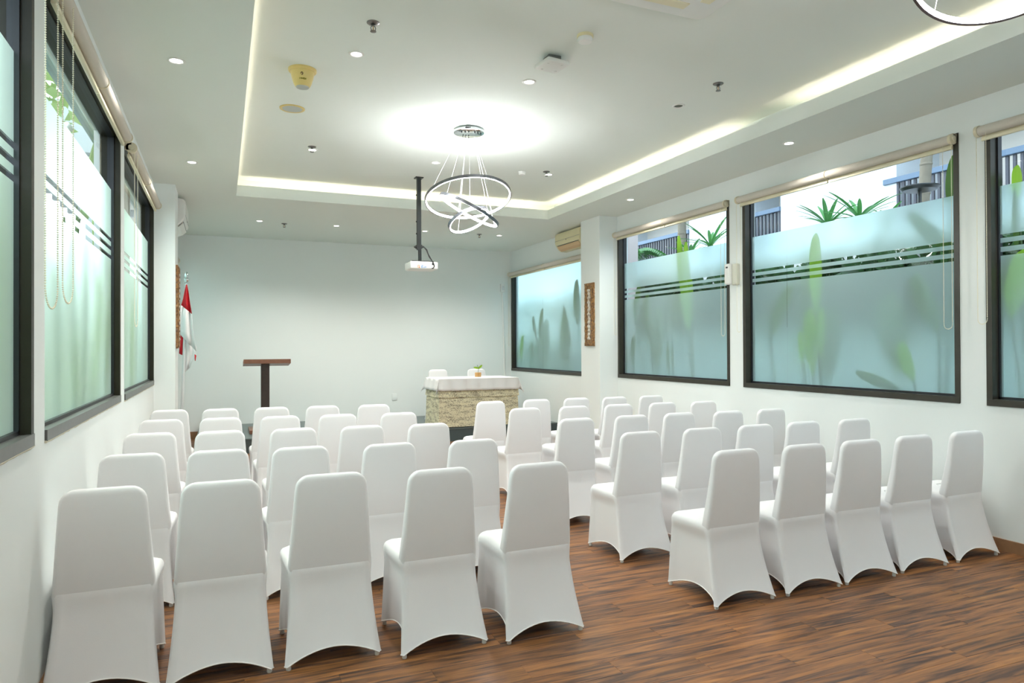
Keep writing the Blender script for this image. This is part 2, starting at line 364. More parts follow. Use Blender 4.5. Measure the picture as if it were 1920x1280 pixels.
# ------------------------------------------------------------------ windows
def window(spec, xw, sgn):
    name, a, b, z0, z1, striped = spec
    w = bpy.data.objects.new(name, None); COL.objects.link(w); w.location = (xw, a, z0); WLOC[name] = (xw, a, z0); structure(w)
    fr = MB(); xi = xw - sgn * .006; xo = xw + sgn * .125; t = .042
    lo, hi = min(xi, xo), max(xi, xo)
    (fr.box(lo, hi, a, a + t, z0, z1) if sgn > 0 else fr.box(lo, hi - .022, a, a + t, z0, z1)); fr.box(lo, hi, b - t, b, z0, z1); fr.box(lo, hi, a + t, b - t, z1 - t, z1); fr.box(lo, hi, a + t, b - t, z0, z0 + .03)
    fr.build('window_frame', M['bronze' if sgn > 0 else 'bronze_dark'], w)
    sm = MB(); x2, x3 = sorted((xw - sgn * .010, xw + sgn * .06)); sm.box(x2, x3, a + .004, b - .004, z0 - .004, z0 + .045); sm.build('window_sill', M['sill' if sgn < 0 else 'bronze'], w)
    gx = xw + sgn * (.085 if sgn > 0 else .055)
    bd = MB(); q = .012
    for (c, d, e, f) in ((a + t, a + t + q, z0 + .03, z1 - t), (b - t - q, b - t, z0 + .03, z1 - t), (a + t, b - t, z0 + .03, z0 + .062), (a + t, b - t, z1 - t - q, z1 - t)):
        l2, h2 = sorted((gx - sgn * .022, gx + sgn * .02)); bd.box(l2, h2, c, d, e, f)
    bd.build('glazing_bead', M['darkframe'], w)
    if sgn < 0:
        ck = MB(); n = 40
        ck.tube([(xw - sgn * .004, a - .004 + (b - a + .008) * i / n, z0 - .007 + random.uniform(-.002, .002)) for i in range(n + 1)], .006, 5)
        ck.build('caulk_line', M['caulk'], w)
    ga, gb, g0, g1 = a + t, b - t, z0 + .03, z1 - t
    gl = MB(); gl.add([(gx, ga, g0), (gx, gb, g0), (gx, gb, g1), (gx, ga, g1)], [(0, 1, 2, 3) if sgn < 0 else (3, 2, 1, 0)]); gl.build('pane', M['glassL' if sgn < 0 else 'glassR'], w, recalc=False)
    fx = gx - sgn * .004
    zs = [(g0, 2.157), (2.185, 2.222), (2.252, 2.287), (2.315, 2.675)] if striped else [(g0, g1)]
    seam = {'window_1': 11.15, 'window_3': 5.36}.get(name)
    cuts = [(ga, gb)] if seam is None else [(ga, seam - .0012), (seam + .0012, gb)]
    for c, d in zs:
      for ya, yb in cuts:
        f = MB(); f.add([(fx, ya, c), (fx, yb, c), (fx, yb, d), (fx, ya, d)], [(0, 1, 2, 3) if sgn < 0 else (3, 2, 1, 0)])
        f.build('frosted_film', M['filmL' if sgn < 0 else 'filmR'], w, recalc=False)
    return w
for s in WINS_R: window(s, XR, 1)
for s in WINS_L: window(s, XL, -1)

# ------------------------------------------------------------------ roller blinds
bead = MB()
def ico(mb, c, r):
    x, y, z = c; mb.add([(x + r, y, z), (x - r, y, z), (x, y + r, z), (x, y - r, z), (x, y, z + r), (x, y, z - r)], [(0, 2, 4), (2, 1, 4), (1, 3, 4), (3, 0, 4), (2, 0, 5), (1, 2, 5), (3, 1, 5), (0, 3, 5)])
def bead_chain(x, y, z1, z0, spread=.055):
    mb = MB(); sp = .0098; pts = []; r = spread / 2; L = z1 - z0 - r; n = int(L / sp)
    for i in range(n): pts.append((x, y - r, z1 - i * sp)); pts.append((x + .010, y + r, z1 - i * sp))
    k = int(math.pi * r / sp)
    for i in range(k + 1):
        t = math.pi * i / k; pts.append((x + .005 - .005 * math.cos(t), y - r * math.cos(t), z0 + r - r * math.sin(t)))
    for p in pts: ico(mb, p, .0046)
    for dy, dx in ((-r, 0), (r, .010)): mb.tube([(x + dx, y + dy, z1), (x + dx, y + dy, z0 + r)], .0009, 4)
    return mb
def blind(a, b, zc, xw, sgn, label, chains, spread=.075):
    x = xw - sgn * .046; r = .037
    t = thing('roller_blind', label, 'blind', (x, a, zc), group='roller blinds above the windows')
    m = (a + b) / 2
    for c, d in ((a + .012, m - .006), (m + .006, b - .012)):
        mb = MB(); n = 20
        mb.loft([[(x + r * math.cos(2 * math.pi * k / n), yy, zc + r * math.sin(2 * math.pi * k / n)) for k in range(n)] for yy in (c, d)])
        mb.build('roller_tube', M['blind'], t, True)
        bar = MB(); bar.rbox(x + sgn * .012, x + sgn * .034, c, d, zc - .072, zc - .046, .004) if sgn > 0 else bar.rbox(x - .034, x - .012, c, d, zc - .072, zc - .046, .004)
        sh = bar; l2, h2 = sorted((x + sgn * .026, x + sgn * .028)); sh.box(l2, h2, c, d, zc - .05, zc)
        bar.build('bottom_bar', M['blindbar'], t, 30)
    for yy in (a, m, b):
        mb = MB(); n = 20; hw = .012 if yy != m else .006
        mb.loft([[(x + (r + .005) * math.cos(2 * math.pi * k / n), q, zc + (r + .005) * math.sin(2 * math.pi * k / n)) for k in range(n)] for q in (yy - hw, yy + hw)])
        l2, h2 = sorted((x, xw - sgn * .001)); mb.box(l2, h2, yy - hw, yy + hw, zc - .02, zc + .042)
        if yy != m:
            mb.loft([[(x + .022 * math.cos(2 * math.pi * k / n), q, zc + .022 * math.sin(2 * math.pi * k / n)) for k in range(n)] for q in (yy - hw - .008, yy + hw + .008)])
        mb.build('bracket', M['bracket'], t, 30)
    for yc, zb in chains:
        c = bead_chain(x - sgn * .02, yc, zc, zb, spread).build('bead_chain', M['bead'], t); c['kind'] = 'stuff'
    return t
blind(9.30, 12.40, 2.905, XR, 1, 'beige roller blind over the fully frosted window beside the white conduit', [(12.40, 1.50)])
blind(6.13, 8.475, 3.085, XR, 1, 'beige roller blind over the window next to the square pillar and carved panel', [(8.45, 1.66), (6.165, 1.605)])
blind(3.545, 5.93, 3.085, XR, 1, 'beige roller blind over the wide window showing two spiky plants', [(5.905, 1.645), (3.575, 1.62)])
blind(.95, 3.345, 3.085, XR, 1, 'beige roller blind over the window cut by the frame edge with blue railing', [(3.315, 1.65)])
blind(9.25, 12.30, 2.905, XL, -1, 'roller blind end peeking out behind the flag side pillar', [(12.2, 1.5)])
blind(6.20, 8.60, 3.09, XL, -1, 'beige roller blind over the mint window beside the flag side pillar', [(6.27, 1.67)], .12)
blind(3.55, 5.90, 3.09, XL, -1, 'beige roller blind over the mint window showing the curved white hose', [(3.61, 1.70)], .17)
blind(.95, 3.30, 3.09, XL, -1, 'beige roller blind over the mint window nearest the camera', [(3.29, 1.66)], .17)

# ------------------------------------------------------------------ ceiling fittings
def downlight(x, y, z, label, lit=True, group='recessed ceiling downlights'):
    t = thing('downlight', label, 'downlight', (x, y, z), group=group)
    MB().lathe([(.056, .0), (.056, -.004), (.050, -.008), (.040, -.006), (.036, -.001), (.036, .004)], 24, (x, y, z), cap=False).build('trim_ring', M['whiteplastic'], t, 50)
    MB().lathe([(.001, -.003), (.02, -.0028), (.0365, -.002)], 20, (x, y, z), cap=False).build('lens', M['dl' if lit else 'dloff'], t)
    if lit:
        d = bpy.data.lights.new('downlight_lamp', 'SPOT'); d.energy = SPOT * (1.35 if y > 10 else 1.0); d.spot_size = R(140); d.spot_blend = .8; d.shadow_soft_size = .035; d.color = (1, .94, .86)
        lo = bpy.data.objects.new('downlight_lamp', d); COL.objects.link(lo); lo.parent = t; lo.location = (0, 0, -.012)
    return t
grid_lab = {(0, 0): 'lit downlight in the tray between the sprinkler and the yellow cone speaker', (1, 0): 'lit downlight in the tray beside the square wireless unit', (0, 1): 'lit downlight behind the tray sprinkler nearest the flag', (1, 1): 'lit downlight in the tray between projector pole and chandelier', (2, 1): 'lit downlight in the tray behind the sprinkler and small round detector'}
for i, x in enumerate((.89, 2.25, 3.685)):
    for j, y in enumerate((4.95, 7.54)):
        if (i, j) == (2, 0): downlight(x, y, ZU, 'unlit downlight in the tray near the table side cove', False)
        else: downlight(x, y, ZU, grid_lab[(i, j)])
for x, y, l in ((-.27, 4.91, 'lit downlight in the low ceiling over the nearer flag side window'), (-.274, 7.55, 'lit downlight in the low ceiling over the flag side chair column'), (4.79, 4.79, 'lit downlight in the low ceiling above the window with spiky plants'),
                (4.77, 7.41, 'lit downlight in the low ceiling beside the cove, before the square pillar'), (.51, 10.69, 'lit downlight over the stage, first from the flag'), (1.616, 10.69, 'lit downlight over the stage, second from the flag'),
                (3.0, 10.67, 'lit downlight over the stage, partly behind the projector pole'), (4.27, 10.63, 'lit downlight over the stage nearest the cream air conditioner'), (-.27, 2.2, 'lit downlight in the low ceiling out of view near the camera'), (4.78, 2.2, 'lit downlight in the low ceiling above the window with blue railing')):
    downlight(x, y, ZC if y > 1 else ZU, l)
def sprinkler(x, y, z, label):
    t = thing('sprinkler', label, 'sprinkler', (x, y, z), group='fire sprinklers in the ceiling')
    MB().lathe([(.042, 0), (.042, -.003), (.036, -.008), (.016, -.010), (.014, -.004)], 20, (x, y, z), cap=True).build('escutcheon', M['steel'], t, 40)
    b = MB(); b.lathe([(.010, -.008), (.012, -.02), (.009, -.024)], 12, (x, y, z))
    for s in (-1, 1): b.tube([(x + s * .009, y, z - .022), (x + s * .016, y, z - .034), (x + s * .013, y, z - .048), (x + s * .003, y, z - .056)], .003, 6)
    b.build('frame', M['steel'], t, 40)
    MB().lathe([(.003, -.022), (.004, -.038), (.003, -.054)], 8, (x, y, z)).build('bulb', M['tanplastic'], t, True)
    MB().lathe([(.004, -.054), (.020, -.056), (.020, -.0585), (.004, -.060)], 14, (x, y, z)).build('deflector', M['steel'], t, 40)
sprinkler(.905, 4.43, ZU, 'dark fire sprinkler in the tray ceiling nearest the flag side cove edge')
sprinkler(3.67, 4.41, ZU, 'chrome fire sprinkler in the tray near the unlit downlight')
sprinkler(.872, 7.43, ZU, 'fire sprinkler in front of a lit downlight on the flag side of the tray')
sprinkler(3.6, 7.43, ZU, 'fire sprinkler by the small round detector in the tray')
sprinkler(.864, 10.8, ZC, 'fire sprinkler in the low ceiling over the lectern')
sprinkler(3.92, 10.64, ZC, 'fire sprinkler in the low ceiling under the chandelier loops')

def cone_speaker(x, y):
    t = thing('ceiling_speaker', 'yellowed conical ceiling sounder with dark emblem and green lettering', 'speaker', (x, y, ZU))
    MB().lathe([(.104, 0), (.104, -.012), (.098, -.02), (.086, -.022)], 32, (x, y, ZU)).build('flange', M['yellowplastic'], t, 40)
    MB().lathe([(.088, -.018), (.080, -.06), (.066, -.108), (.054, -.128), (.050, -.132)], 32, (x, y, ZU)).build('housing', M['yellowplastic'], t, 40)
    MB().lathe([(.050, -.130), (.046, -.137), (.02, -.142), (.001, -.143)], 24, (x, y, ZU), cap=False).build('grille', M['grille'], t, 50)
    d = Vector((-x, -y, 0)).normalized(); s = Vector((d.y, -d.x, 0)) * -1
    def onc(u, z): # point on cone in direction to room, slightly proud
        r = .0885 + (z + .018) * (.088 - .066) / (.018 - .108) * -1 if False else .088 - ( -z - .018) * .243 + .0015
        a = math.atan2(d.y, d.x) + u / r
        return (x + r * math.cos(a), y + r * math.sin(a), ZU + z)
    mb = MB(); n = 8
    oc = [onc(.0105 * math.cos(k * math.pi / 3 + .52) - .004, -.056 + .012 * math.sin(k * math.pi / 3 + .52)) for k in range(6)]
    ic = [onc(.0045 * math.cos(k * math.pi / 3 + .52) - .004, -.056 + .005 * math.sin(k * math.pi / 3 + .52)) for k in range(6)]
    mb.loft([oc, ic], cap=False); mb.build('emblem', M['brownprint'], t, solid=.001)
    mb = MB()
    lett = {'N': [((0, 0), (0, 1)), ((0, 1), (1, 0)), ((1, 0), (1, 1))], 'O': [((0, 0), (0, 1)), ((0, 1), (1, 1)), ((1, 1), (1, 0)), ((1, 0), (0, 0))], 'H': [((0, 0), (0, 1)), ((1, 0), (1, 1)), ((0, .5), (1, .5))], 'M': [((0, 0), (0, 1)), ((0, 1), (.5, .4)), ((.5, .4), (1, 1)), ((1, 1), (1, 0))], 'I': [((.5, 0), (.5, 1))]}
    for k, ch in enumerate('NOHMI'):
        for (a, b), (c, e) in lett[ch]:
            u0 = -.027 + k * .0112; mb.tube([onc(-(u0 + a * .0075), -.096 + b * .011), onc(-(u0 + c * .0075), -.096 + e * .011)], .0014, 4)
    w = mb.build('lettering', M['olive'], t); w['kind'] = 'stuff'
cone_speaker(.564, 5.39)
t = thing('flush_speaker', 'flat round ceiling speaker with cream rim and grey grille', 'speaker', (.572, 6.30, ZU))
MB().lathe([(.108, 0), (.107, -.005), (.098, -.009), (.084, -.006)], 32, (.572, 6.30, ZU), cap=False).build('rim', M['yellowplastic'], t, 50)
MB().lathe([(.086, -.005), (.05, -.008), (.001, -.009)], 32, (.572, 6.30, ZU), cap=False).build('grille', M['grille'], t, 50)
def detector(x, y, z, s, label, cream=True):
    t = thing('smoke_detector', label, 'detector', (x, y, z), group='round detectors on the tray ceiling')
    MB().lathe([(.056 * s, 0), (.056 * s, -.016 * s), (.053 * s, -.02 * s)], 28, (x, y, z)).build('base', M['creamplastic' if cream else 'whiteplastic'], t, 40)
    MB().lathe([(.050 * s, -.018 * s), (.051 * s, -.034 * s), (.045 * s, -.046 * s), (.030 * s, -.052 * s), (.001, -.053 * s)], 28, (x, y, z), cap=False).build('chamber', M['whiteplastic'], t, 40)
detector(2.263, 4.063, ZU, 1.0, 'white round smoke detector with cream base near the square wireless unit')
detector(3.33, 7.545, ZU, .8, 'small white round detector in the tray beyond the chandelier', False)
# wireless unit
ax, ay = 2.215, 4.47
t = thing('wireless_access_point', 'square white wireless unit hung just under the ceiling on a grey bracket', 'access point', (ax, ay, ZU), rz=0)
rot = Matrix.Rotation(R(8), 3, 'Z')
mb = MB().rbox(ax - .095, ax + .095, ay - .095, ay + .095, ZU - .072, ZU - .040, .012, 3); mb.v = [tuple(rot @ (Vector(p) - Vector((ax, ay, 0))) + Vector((ax, ay, 0))) for p in mb.v]; mb.build('housing', M['whiteplastic'], t, 40)
MB().rbox(ax - .05, ax + .05, ay - .05, ay + .05, ZU - .045, ZU, .003).build('mounting_bracket', M['steel'], t)
for dx, dy in ((-.055, -.055), (.055, -.055), (-.055, .055), (.055, .055)):
    MB().lathe([(.009, 0), (.009, -.004), (.006, -.006)], 10, (ax + dx, ay + dy, ZU - .071)).build('rubber_foot', M['whiteplastic'], t, 40)
# cassette air conditioner
t = thing('cassette_air_conditioner', 'white square cassette air conditioner set in the tray ceiling', 'air conditioner', (2.32, 3.02, ZU))
mb = MB(); cx, cy, h = 2.30, 3.03, .53
def rr(hw, rad, z, n=6):
    out = []
    for qx, qy, a0 in ((1, 1, 0), (-1, 1, 90), (-1, -1, 180), (1, -1, 270)):
        for k in range(n + 1):
            a = R(a0 + 90 * k / n); out.append((cx + qx * (hw - rad) + rad * math.cos(a), cy + qy * (hw - rad) + rad * math.sin(a), z))
    return out
mb.loft([rr(h, .05, ZU), rr(h, .05, ZU - .02), rr(h - .03, .05, ZU - .036), rr(h - .10, .05, ZU - .040)]).build('panel', M['whiteplastic'], t, 40)
for k, (dx, dy) in enumerate(((0, 1), (0, -1), (1, 0), (-1, 0))):
    q = h - .155
    if dy: MB().rbox(cx - .30, cx + .30, cy + dy * q - .035, cy + dy * q + .035, ZU - .046, ZU - .038, .003).build('louvre', M['blindbar'], t)
    else: MB().rbox(cx + dx * q - .035, cx + dx * q + .035, cy - .30, cy + .30, ZU - .046, ZU - .038, .003).build('louvre', M['blindbar'], t)
g = MB().rbox(cx - .26, cx + .26, cy - .26, cy + .26, ZU - .046, ZU - .038, .004).build('intake_grille', M['whiteplastic'], t)

# chandeliers
def ring_frame(n):
    n = Vector(n).normalized(); u = n.cross(Vector((0, 1, 0))); u = u.normalized() if u.length > .1 else Vector((1, 0, 0)); return n, u, n.cross(u)
def band(c, n, prof, seg=72):
    n, u, w = ring_frame(n); c = Vector(c); mb = MB()
    mb.loft([[tuple(c + (u * math.cos(t) + w * math.sin(t)) * r + n * h) for r, h in prof] for t in [2 * math.pi * k / seg for k in range(seg)]], loop=True)
    return mb
def chandelier(label):
    t = thing('ring_chandelier', label, 'chandelier', (0, 0, 0), group='ring chandeliers on the tray ceiling')
    b = MB(); b.lathe([(.125, 0), (.125, -.012), (.148, -.018), (.148, -.038), (.14, -.042), (.001, -.043)], 40, cap=False); b.build('ceiling_canopy', M['chrome'], t, 40, local=True)
    v = MB()
    for k in range(4): v.box(-.08 + .012 * k, -.075 + .012 * k, -.1455 + abs(-.078 + .012 * k) * .35 - .03, -.10, -.032, -.022)
    for k in range(3): v.lathe([(.006, -.043), (.006, -.052), (.003, -.056)], 10, (.03 + .035 * k, -.085 + .012 * k, 0)); v.lathe([(.006, -.043), (.006, -.052), (.003, -.056)], 10, (-.09 + .03 * k, -.05 - .015 * k, 0))
    for k in range(3): v.lathe([(.006, -.043), (.006, -.052), (.003, -.056)], 10, (-.03 + .03 * k, .09, 0))
    v.build('cable_grips', M['black'], t, 40, local=True)
    for c, n, r in (((-.01, .0, -.665), (-.004, .293, .956), .420), ((0, 0, -.782), (.434, -.159, .887), .318), ((-.005, 0, -.878), (-.258, .398, .88), .212)):
        h = .014; th = .010
        ro = band(c, n, [(r, -h), (r, h), (r - th, h), (r - th, -h)]).build('ring', M['ringmetal'], t, 40, local=True)
        band(c, n, [(r - th - .001, -h * .85), (r - th - .001, h * .6), (r - th - .009, h * .3), (r - th - .009, -h * .8)]).build('led_diffuser', M['led'], ro, 40, local=True, label='glowing white diffuser')
        nn, u, w = ring_frame(n); cab = MB()
        for k in range(3):
            a = 2 * math.pi * k / 3 + r * 4; p = Vector(c) + (u * math.cos(a) + w * math.sin(a)) * (r - .005) + nn * h
            q = Vector((p.x * .22, p.y * .22, -.045)); MB().tube([p, q], .0011, 5).build('suspension_cable', M['silver'], t, local=True)
    return t
ch = chandelier('ring chandelier of three tilted glowing hoops hanging beside the projector pole')
ch.location = (2.205, 6.265, ZU)
c2 = dup(ch, (2.38, 1.40, ZU), 'ring chandelier cut by the top edge of the frame above the cassette side', rz=R(75))

# projector on pole
px, py = 2.255, 8.29
t = thing('projector', 'white ceiling projector with orange and blue stickers on a black pole', 'projector', (px, py, ZU))
MB().rbox(px - .05, px + .05, py - .05, py + .05, ZU - .012, ZU, .003).build('ceiling_plate', M['black'], t)
pm = MB(); pm.box(px - .024, px + .024, py - .024, py + .024, 2.70, ZU - .01); pm.tube([(px + .01, py, 2.72), (px + .012, py, 2.565)], .021, 14); pm.build('pole', M['black'], t, 30)
cl = MB(); cl.box(px - .035, px + .035, py - .035, py + .035, 2.715, 2.76); cl.tube([(px - .06, py, 2.735), (px + .06, py, 2.742)], .012, 8)
for zq in (3.38, 3.05, 2.9): cl.tube([(px - .036, py, zq), (px - .02, py, zq)], .009, 8)
cl.build('clamp', M['black'], t, 30)
pc = (px + .035, py, 0)
MB().rbox(pc[0] - .15, pc[0] + .13, py - .10, py + .14, 2.545, 2.556, .002).build('mounting_plate', M['black'], t)
body = MB().rbox(pc[0] - .175, pc[0] + .175, py - .13, py + .16, 2.452, 2.545, .014, 3).build('body', M['whiteplastic'], t, 40)
st = MB(); yf = py - .1315
st.box(pc[0] - .085, pc[0] - .078, yf, yf + .003, 2.468, 2.495); st.box(pc[0] - .066, pc[0] - .060, yf, yf + .003, 2.468, 2.495)
st.box(pc[0] - .085, pc[0] - .060, yf, yf + .003, 2.492, 2.498); st.box(pc[0] - .072, pc[0] - .056, yf, yf + .003, 2.464, 2.474)
st.build('orange_sticker', M['orange'], body)
sb = MB()
for (u, w, z, hh) in ((0, .016, 2.488, .010), (.022, .008, 2.488, .008), (-.004, .014, 2.468, .014), (.014, .006, 2.470, .008), (.024, .012, 2.468, .007), (.040, .010, 2.470, .012), (.052, .012, 2.473, .006)):
    sb.box(pc[0] - .038 + u, pc[0] - .038 + u + w, yf, yf + .003, z, z + hh)
sb.build('blue_sticker', M['blue'], body)
MB().rbox(pc[0] + .095, pc[0] + .122, yf - .004, yf + .01, 2.505, 2.527, .002).build('socket', M['black'], body)
cbm = MB()
pts = [(px + .05, py - .03, 2.74), (px + .085, py - .06, 2.70), (px + .095, py - .09, 2.64), (px + .12, py - .12, 2.58), (px + .145, py - .14, 2.53), (px + .155, py - .15, 2.49), (px + .145, py - .145, 2.466), (px + .13, py - .128, 2.463)]
cbm.tube(pts, .006, 8); cbm.tube([(px + .05, py - .03, 2.74), (px + .08, py - .06, 2.69), (px + .10, py - .10, 2.61), (px + .135, py - .13, 2.55), (px + .14, py - .145, 2.518)], .005, 8)
cbm.build('power_cable', M['blackrub'], t, True)

# split air conditioners
def split_ac(xw, sgn, y0, y1, z0, z1, label, m, lm, ds=1.0):
    t = thing('split_air_conditioner', label, 'air conditioner', (xw, y0, z0)); H = z1 - z0
    prof = [(0, 0), (.10, .0), (.15, .035), (.185, .085), (.205, .13), (.205, H - .035), (.19, H - .008), (.16, H), (0, H)]
    prof = [(d * ds, h) for d, h in prof]
    P = lambda s: [(xw - sgn * d * s, 0, z0 + h if s == 1 else z0 + H / 2 + (h - H / 2) * .95) for d, h in prof]
    rings = []
    for yy, s in ((y0, .94), (y0 + .015, 1), (y1 - .015, 1), (y1, .94)): rings.append([(p[0], yy, p[2]) for p in P(s)])
    MB().loft(rings).build('casing', m, t, 30)
    sl = MB(); f = lambda d, h, yy: (xw - sgn * d * ds, yy, z0 + h)
    sl.loft([[f(.186, .083, yy), f(.189, .088, yy), f(.191, .086, yy), f(.188, .080, yy)] for yy in (y0 + .06, y1 - .06)]); sl.build('air_slot', M['blackrub'], t)
    lv = MB(); lv.loft([[f(.112, .004, yy), f(.155, .030, yy), f(.187, .076, yy), f(.190, .072, yy), f(.158, .026, yy), f(.114, -.001, yy)] for yy in (y0 + .06, y1 - .06)]); lv.build('louvre', lm, t)
    sm = MB().loft([[f(.2055, .16, yy), f(.207, .16, yy), f(.207, .164, yy), f(.2055, .164, yy)] for yy in (y0 + .01, y1 - .01)]); sm.build('panel_seam', M['steel'], t)
    MB().box(*sorted((xw - sgn * .2045 * ds, xw - sgn * .2075 * ds)), (y0 + y1) / 2 + .02, (y0 + y1) / 2 + .035, z0 + .145, z0 + .158).build('indicator_mark', M['blackrub'], t)
split_ac(XR, 1, 9.24, 10.09, 3.045, 3.335, 'aged cream wall air conditioner beside the square pillar', M['creamplastic'], M['tanplastic'])
split_ac(XL, -1, 9.25, 10.1, 2.955, 3.32, 'white wall air conditioner peeking out behind the flag side pillar', M['whiteplastic'], M['whiteplastic'], 1.45)

# carved panels
def carved_panel(xw, sgn, y0, y1, z0, z1, label):
    t = thing('carved_wall_panel', label, 'wall carving', (xw, y0, z0), group='carved panels on the pillars')
    x = lambda d: xw - sgn * d
    bx = lambda mb, d0, d1, a, b, c, d: mb.box(*sorted((x(d0), x(d1))), a, b, c, d)
    bd = MB(); n = 46
    left = [(y0 + random.uniform(-.006, .005), z0 + (z1 - z0) * i / n) for i in range(n + 1)]; right = [(y1 + random.uniform(-.006, .006), z0 + (z1 - z0) * i / n) for i in range(n + 1)]
    rings = [[(x(0), l[0], l[1]), (x(.022), l[0], l[1]), (x(.022), r[0], l[1]), (x(0), r[0], l[1])] for l, r in zip(left, right)]
    bd.loft(rings).build('backing_board', M['carve'], t)
    fr = MB(); w = (y1 - y0)
    for c in (y0 + w * .16, y1 - w * .16):
        for i in range(38):
            zc = z0 + .05 + (z1 - z0 - .10) * i / 37; r = w * .11 * random.uniform(.8, 1.15)
            fr.loft([[(x(.018 + hh), c + rr_ * r * math.cos(q), zc + rr_ * r * 1.15 * math.sin(q)) for q in [k * math.pi / 4 for k in range(8)]] for hh, rr_ in ((0, 1), (.012, .75), (.016, .3))])
    for zc in (z0 + .028, z1 - .028):
        for i in range(5): 
            c = y0 + w * (.14 + .18 * i); fr.loft([[(x(.018 + hh), c + rr_ * w * .09 * math.cos(q), zc + rr_ * .02 * math.sin(q)) for q in [k * math.pi / 4 for k in range(8)]] for hh, rr_ in ((0, 1), (.012, .7), (.015, .3))])
    fr.build('carved_border', M['carve'], t, 60)
    ce_ = MB(); nn = 60
    rings = []
    for i in range(nn + 1):
        zc = z0 + .09 + (z1 - z0 - .18) * i / nn; r = w * (.15 + .03 * math.sin(i * .9) + .02 * math.sin(i * 2.3)); oy = .006 * math.sin(i * .45); d = .03 + .008 * math.sin(i * 1.3)
        rings.append([(x(.02), (y0 + y1) / 2 + oy - r, zc), (x(d), (y0 + y1) / 2 + oy - r * .5, zc), (x(d + .006), (y0 + y1) / 2 + oy, zc), (x(d), (y0 + y1) / 2 + oy + r * .5, zc), (x(.02), (y0 + y1) / 2 + oy + r, zc)])
    ce_.loft(rings).build('centre_relief', M['carve2'], t, 60)
carved_panel(4.945, 1, 8.63, 8.895, 1.50, 2.415, 'carved gilt wooden panel on the pillar beside the fully frosted window')
carved_panel(-.487, -1, 8.75, 9.04, 1.49, 2.45, 'carved wooden panel seen edge on on the flag side pillar')

# wall controller between two windows
t = thing('wall_handset', 'white ribbed handset unit on the pier between two windows', 'controller', (XR, 6.02, 2.16))
MB().rbox(XR - .05, XR, 5.955, 6.035, 2.165, 2.40, .012, 3).build('cradle', M['ivory'], t, 40)
hs = MB().rbox(XR - .085, XR - .03, 6.035, 6.112, 2.175, 2.405, .014, 3).build('handset', M['whiteplastic'], t, 40)
MB().box(XR - .0865, XR - .083, 6.055, 6.085, 2.355, 2.372).build('dark_window', M['blackrub'], hs)
# conduit and socket
t = thing('wall_conduit', 'thin white conduit rising up the back wall to a socket box', 'conduit', (5.08, YB, 0))
MB().tube([(5.13, YB - .014, .115), (5.10, YB - .014, 1.0), (5.085, YB - .014, 1.7), (5.06, YB - .014, 2.58)], .015, 10).build('conduit_pipe', M['whiteplastic'], t, True)
sb = MB().rbox(5.015, 5.105, YB - .05, YB, 2.56, 2.72, .008).build('socket_box', M['whiteplastic'], t, 40)
MB().rbox(5.035, 5.085, YB - .058, YB - .048, 2.60, 2.68, .004).build('socket_face', M['silver'], sb)
MB().lathe([(.007, 0), (.006, .004)], 10, (5.06, YB - .06, 2.655)).build('switch', M['steel'], sb)
tag(MB().rbox(2.87, 2.965, YB - .012, YB, .52, .64, .004).build('wall_outlet', M['wall'], None, 40), 'faint white outlet plate low on the back wall', 'outlet')

# ------------------------------------------------------------------ stage, lectern, table, flag
SZ, SY = .21, 10.38
t = thing('stage', 'low dark green grey platform along the back wall', 'stage', (-.34, SY, 0))
MB().rbox(-.34, XR - .02, SY, YB - .016, SZ - .025, SZ, .006).build('deck', M['stagetop'], t)
MB().box(-.335, XR - .02, SY + .01, YB - .016, 0, SZ - .025).build('skirt', M['stage'], t)
lx, ly = .612, 11.22
t = thing('lectern', 'T shaped wooden lectern with a slim walnut top on stage', 'lectern', (lx, ly, SZ))
def shelf_box(mb, x0, x1, y0, y1, z0, z1, dz):
    mb.add([(x, y, z + (dz if y == y1 else 0)) for x in (x0, x1) for y in (y0, y1) for z in (z0, z1)], [(0, 1, 3, 2), (4, 6, 7, 5), (0, 4, 5, 1), (2, 3, 7, 6), (0, 2, 6, 4), (1, 5, 7, 3)])
mb = MB(); shelf_box(mb, lx - .312, lx + .362, ly - .20, ly + .22, 1.255, 1.318, -.05); mb.build('top', M['walnut'], t)
MB().rbox(lx - .06, lx + .062, ly - .06, ly + .06, SZ + .05, 1.262, .004).build('column', M['darkwood'], t)
MB().rbox(lx - .235, lx + .26, ly - .33, ly + .24, SZ, SZ + .055, .005).build('base', M['walnut'], t)

tx0, tx1, ty0, ty1, tz = 3.16, 4.50, 10.42, 11.14, .985
t = thing('head_table', 'head table in a beige printed skirt on the stage', 'table', ((tx0 + tx1) / 2, (ty0 + ty1) / 2, SZ))
MB().rbox(tx0, tx1, ty0, ty1, tz - .03, tz, .004).build('tabletop', M['walnut'], t)
sk = MB()
def loopn(off, z, wob=0, n=30):
    out = []
    segs = [((tx0 - off, ty0 - off), (tx1 + off, ty0 - off)), ((tx1 + off, ty0 - off), (tx1 + off, ty1 + off)), ((tx1 + off, ty1 + off), (tx0 - off, ty1 + off)), ((tx0 - off, ty1 + off), (tx0 - off, ty0 - off))]
    for (ax_, ay_), (bx_, by_) in segs:
        for k in range(n):
            s = k / n; x_ = ax_ + (bx_ - ax_) * s; y_ = ay_ + (by_ - ay_) * s; q = wob * math.sin(s * math.pi * 7 + ax_ * 3) * math.sin(math.pi * s) ; nx, ny = (0, -1) if ay_ == by_ and ay_ < ty0 else ((0, 1) if ay_ == by_ else ((1, 0) if ax_ > tx1 else (-1, 0)))
            out.append((x_ + nx * q, y_ + ny * q, z))
    return out
